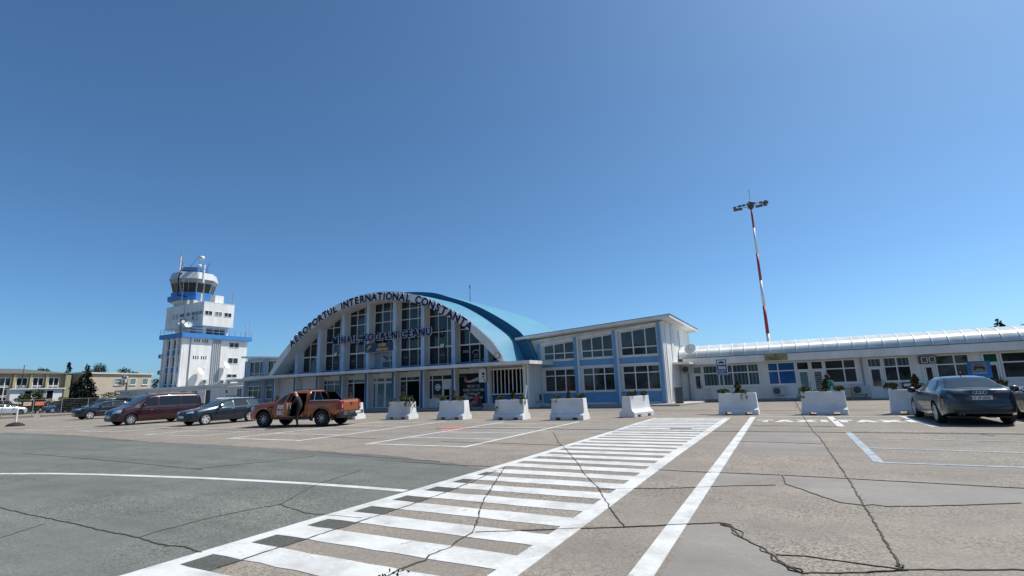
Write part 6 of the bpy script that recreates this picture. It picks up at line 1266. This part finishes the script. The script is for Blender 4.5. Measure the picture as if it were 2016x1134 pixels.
def leafy(name, lab, x, y, h, r, grp=None, seed=0, mats=None, n=2600, size=.16, trunk=.35, zs=1.0, cat='tree', lobes=14):
    random.seed(seed); t = thing(name, lab, cat, grp, (x, y, 0))
    mb = MB(); mb.tube([(0,0,0),(random.gauss(0,.1),0,h*.5)], h*.03, 8, r1=h*.015)
    cl = []
    for i in range(lobes):
        a = random.uniform(0, 6.283); u = random.random()**.6; zz = random.uniform(trunk, .9); k = math.sin(math.pi*min(1, (zz-trunk*.7)/(1.05-trunk*.7)))
        c_ = Vector((math.cos(a)*r*.72*u*k, math.sin(a)*r*.72*u*k, h*zz)); cl.append((c_, r*random.uniform(.26, .46))); mb.tube([(0,0,h*trunk*.8), c_], h*.010, 5, r1=.01)
    mb.build('trunk', [barkm], t, smooth=True); cr = MB()
    def pos():
        c_, q = random.choice(cl); v = Vector((random.gauss(0,1), random.gauss(0,1), random.gauss(0,1))).normalized()*q*random.uniform(.55, 1.05); v.z *= .8*zs; return c_+v
    leaves(cr, n, pos, size, [0, 0, 1]); cr.build('crown', mats or [midgreen, darkgreen], t); return t
conifer_tree('spruce_tree', 'dark conical spruce standing in front of the beige block', -92, 36.5, 7.0, 2.3, seed=11, dens=1.2, ls=.75)
leafy('pine_shrub', 'bushy green pine shrub with a pale kiosk behind it', -98, 33.3, 3.6, 1.7, None, 21, [midgreen, green], 2600, .13, .15, cat='shrub')
leafy('pine_shrub', 'spiky green shrub in front of the kiosk left end', -97, 31.6, 3.0, 1.3, None, 22, [midgreen, darkgreen], 1800, .13, .15, cat='shrub')
leafy('round_bush', 'low yellow green bush left of the spruce', -97, 36.1, 2.35, 1.2, None, 23, [green, olive], 1500, .12, .15, cat='shrub')
hd = MB(); random.seed(5)
def hpos(): 
    y_ = random.uniform(16, 58); return (-101.2+random.gauss(0, .4), y_, random.random()**.7*(1.75+.25*math.sin(y_*1.3)+.15*math.sin(y_*3.1)))
leaves(hd, 9000, hpos, .17, [0, 0, 1]); o = hd.build('hedge', [darkgreen, midgreen]); tag(o, 'long dark green hedge behind the wire fence', 'hedge')
hd = MB()
def hpos(): 
    y_ = random.uniform(42.5, 55); return (-101.0+random.gauss(0, .35), y_, 1.4+random.random()*(1.3+.2*math.sin(y_*1.9)))
leaves(hd, 2600, hpos, .15, [0, 1, 1]); o = hd.build('hedge', [green, midgreen]); tag(o, 'lighter green hedge below the beige block', 'hedge')
for k, (x, y, h, r, lab) in enumerate(((-140, 47.9, 9.0, 2.3, 'round dark tree rising behind the ochre block roof'), (-140, 44.6, 8.5, .8, 'tiny dark tree top left above the ochre block'), (-135, 55.5, 10.2, 3.5, 'dark tree top peeping over the beige block left end'), (-135, 61, 9.6, 3, 'dark tree top over the middle of the beige block'), (-112, 57.5, 7.2, 2.2, 'ragged tree at the right end of the beige block'), (-96, 50.5, 4.0, 1.8, 'low bright shrub before the red roofed house'))):
    leafy('broadleaf_tree', lab, x, y, h, r, 'trees behind the far blocks', 40+k, [darkgreen, midgreen] if k < 5 else [green, midgreen], 2200, .20 if k < 4 else .14, .3)
conifer_tree('cypress_tree', 'slim dark pointed conifer between ochre and beige blocks', -109, 40.6, 8.2, 1.1, seed=61, mats=[darkgreen, bluegreen])
conifer_tree('pine_tree', 'dark pine rising above the barrel roof at the right edge', 26.3, 75, 10.2, 4.6, 'pines behind the annex', 71, [darkgreen, midgreen], 1.3, .08, .8)
conifer_tree('pine_tree', 'small dark pine tip above the barrel roof left of the larger pine', 22.2, 76, 7.35, 2.2, 'pines behind the annex', 72, [darkgreen, midgreen], 1.3, .08, .7)

fb = MB(); random.seed(9)
cl_ = [(random.uniform(-120, 60), random.uniform(-52, -40), random.uniform(5, 13)) for i in range(42)]
def fpos():
    x, y, h = random.choice(cl_); v = Vector((random.gauss(0,1), random.gauss(0,1), random.gauss(0,1))).normalized()*random.uniform(.7, 1); return (x+v.x*3.6, y+v.y*3, h*.55+v.z*h*.5)
leaves(fb, 12000, fpos, .75, [0, 0, 1]); o = fb.build('woodland', [midgreen, darkgreen]); o['kind'] = 'stuff'
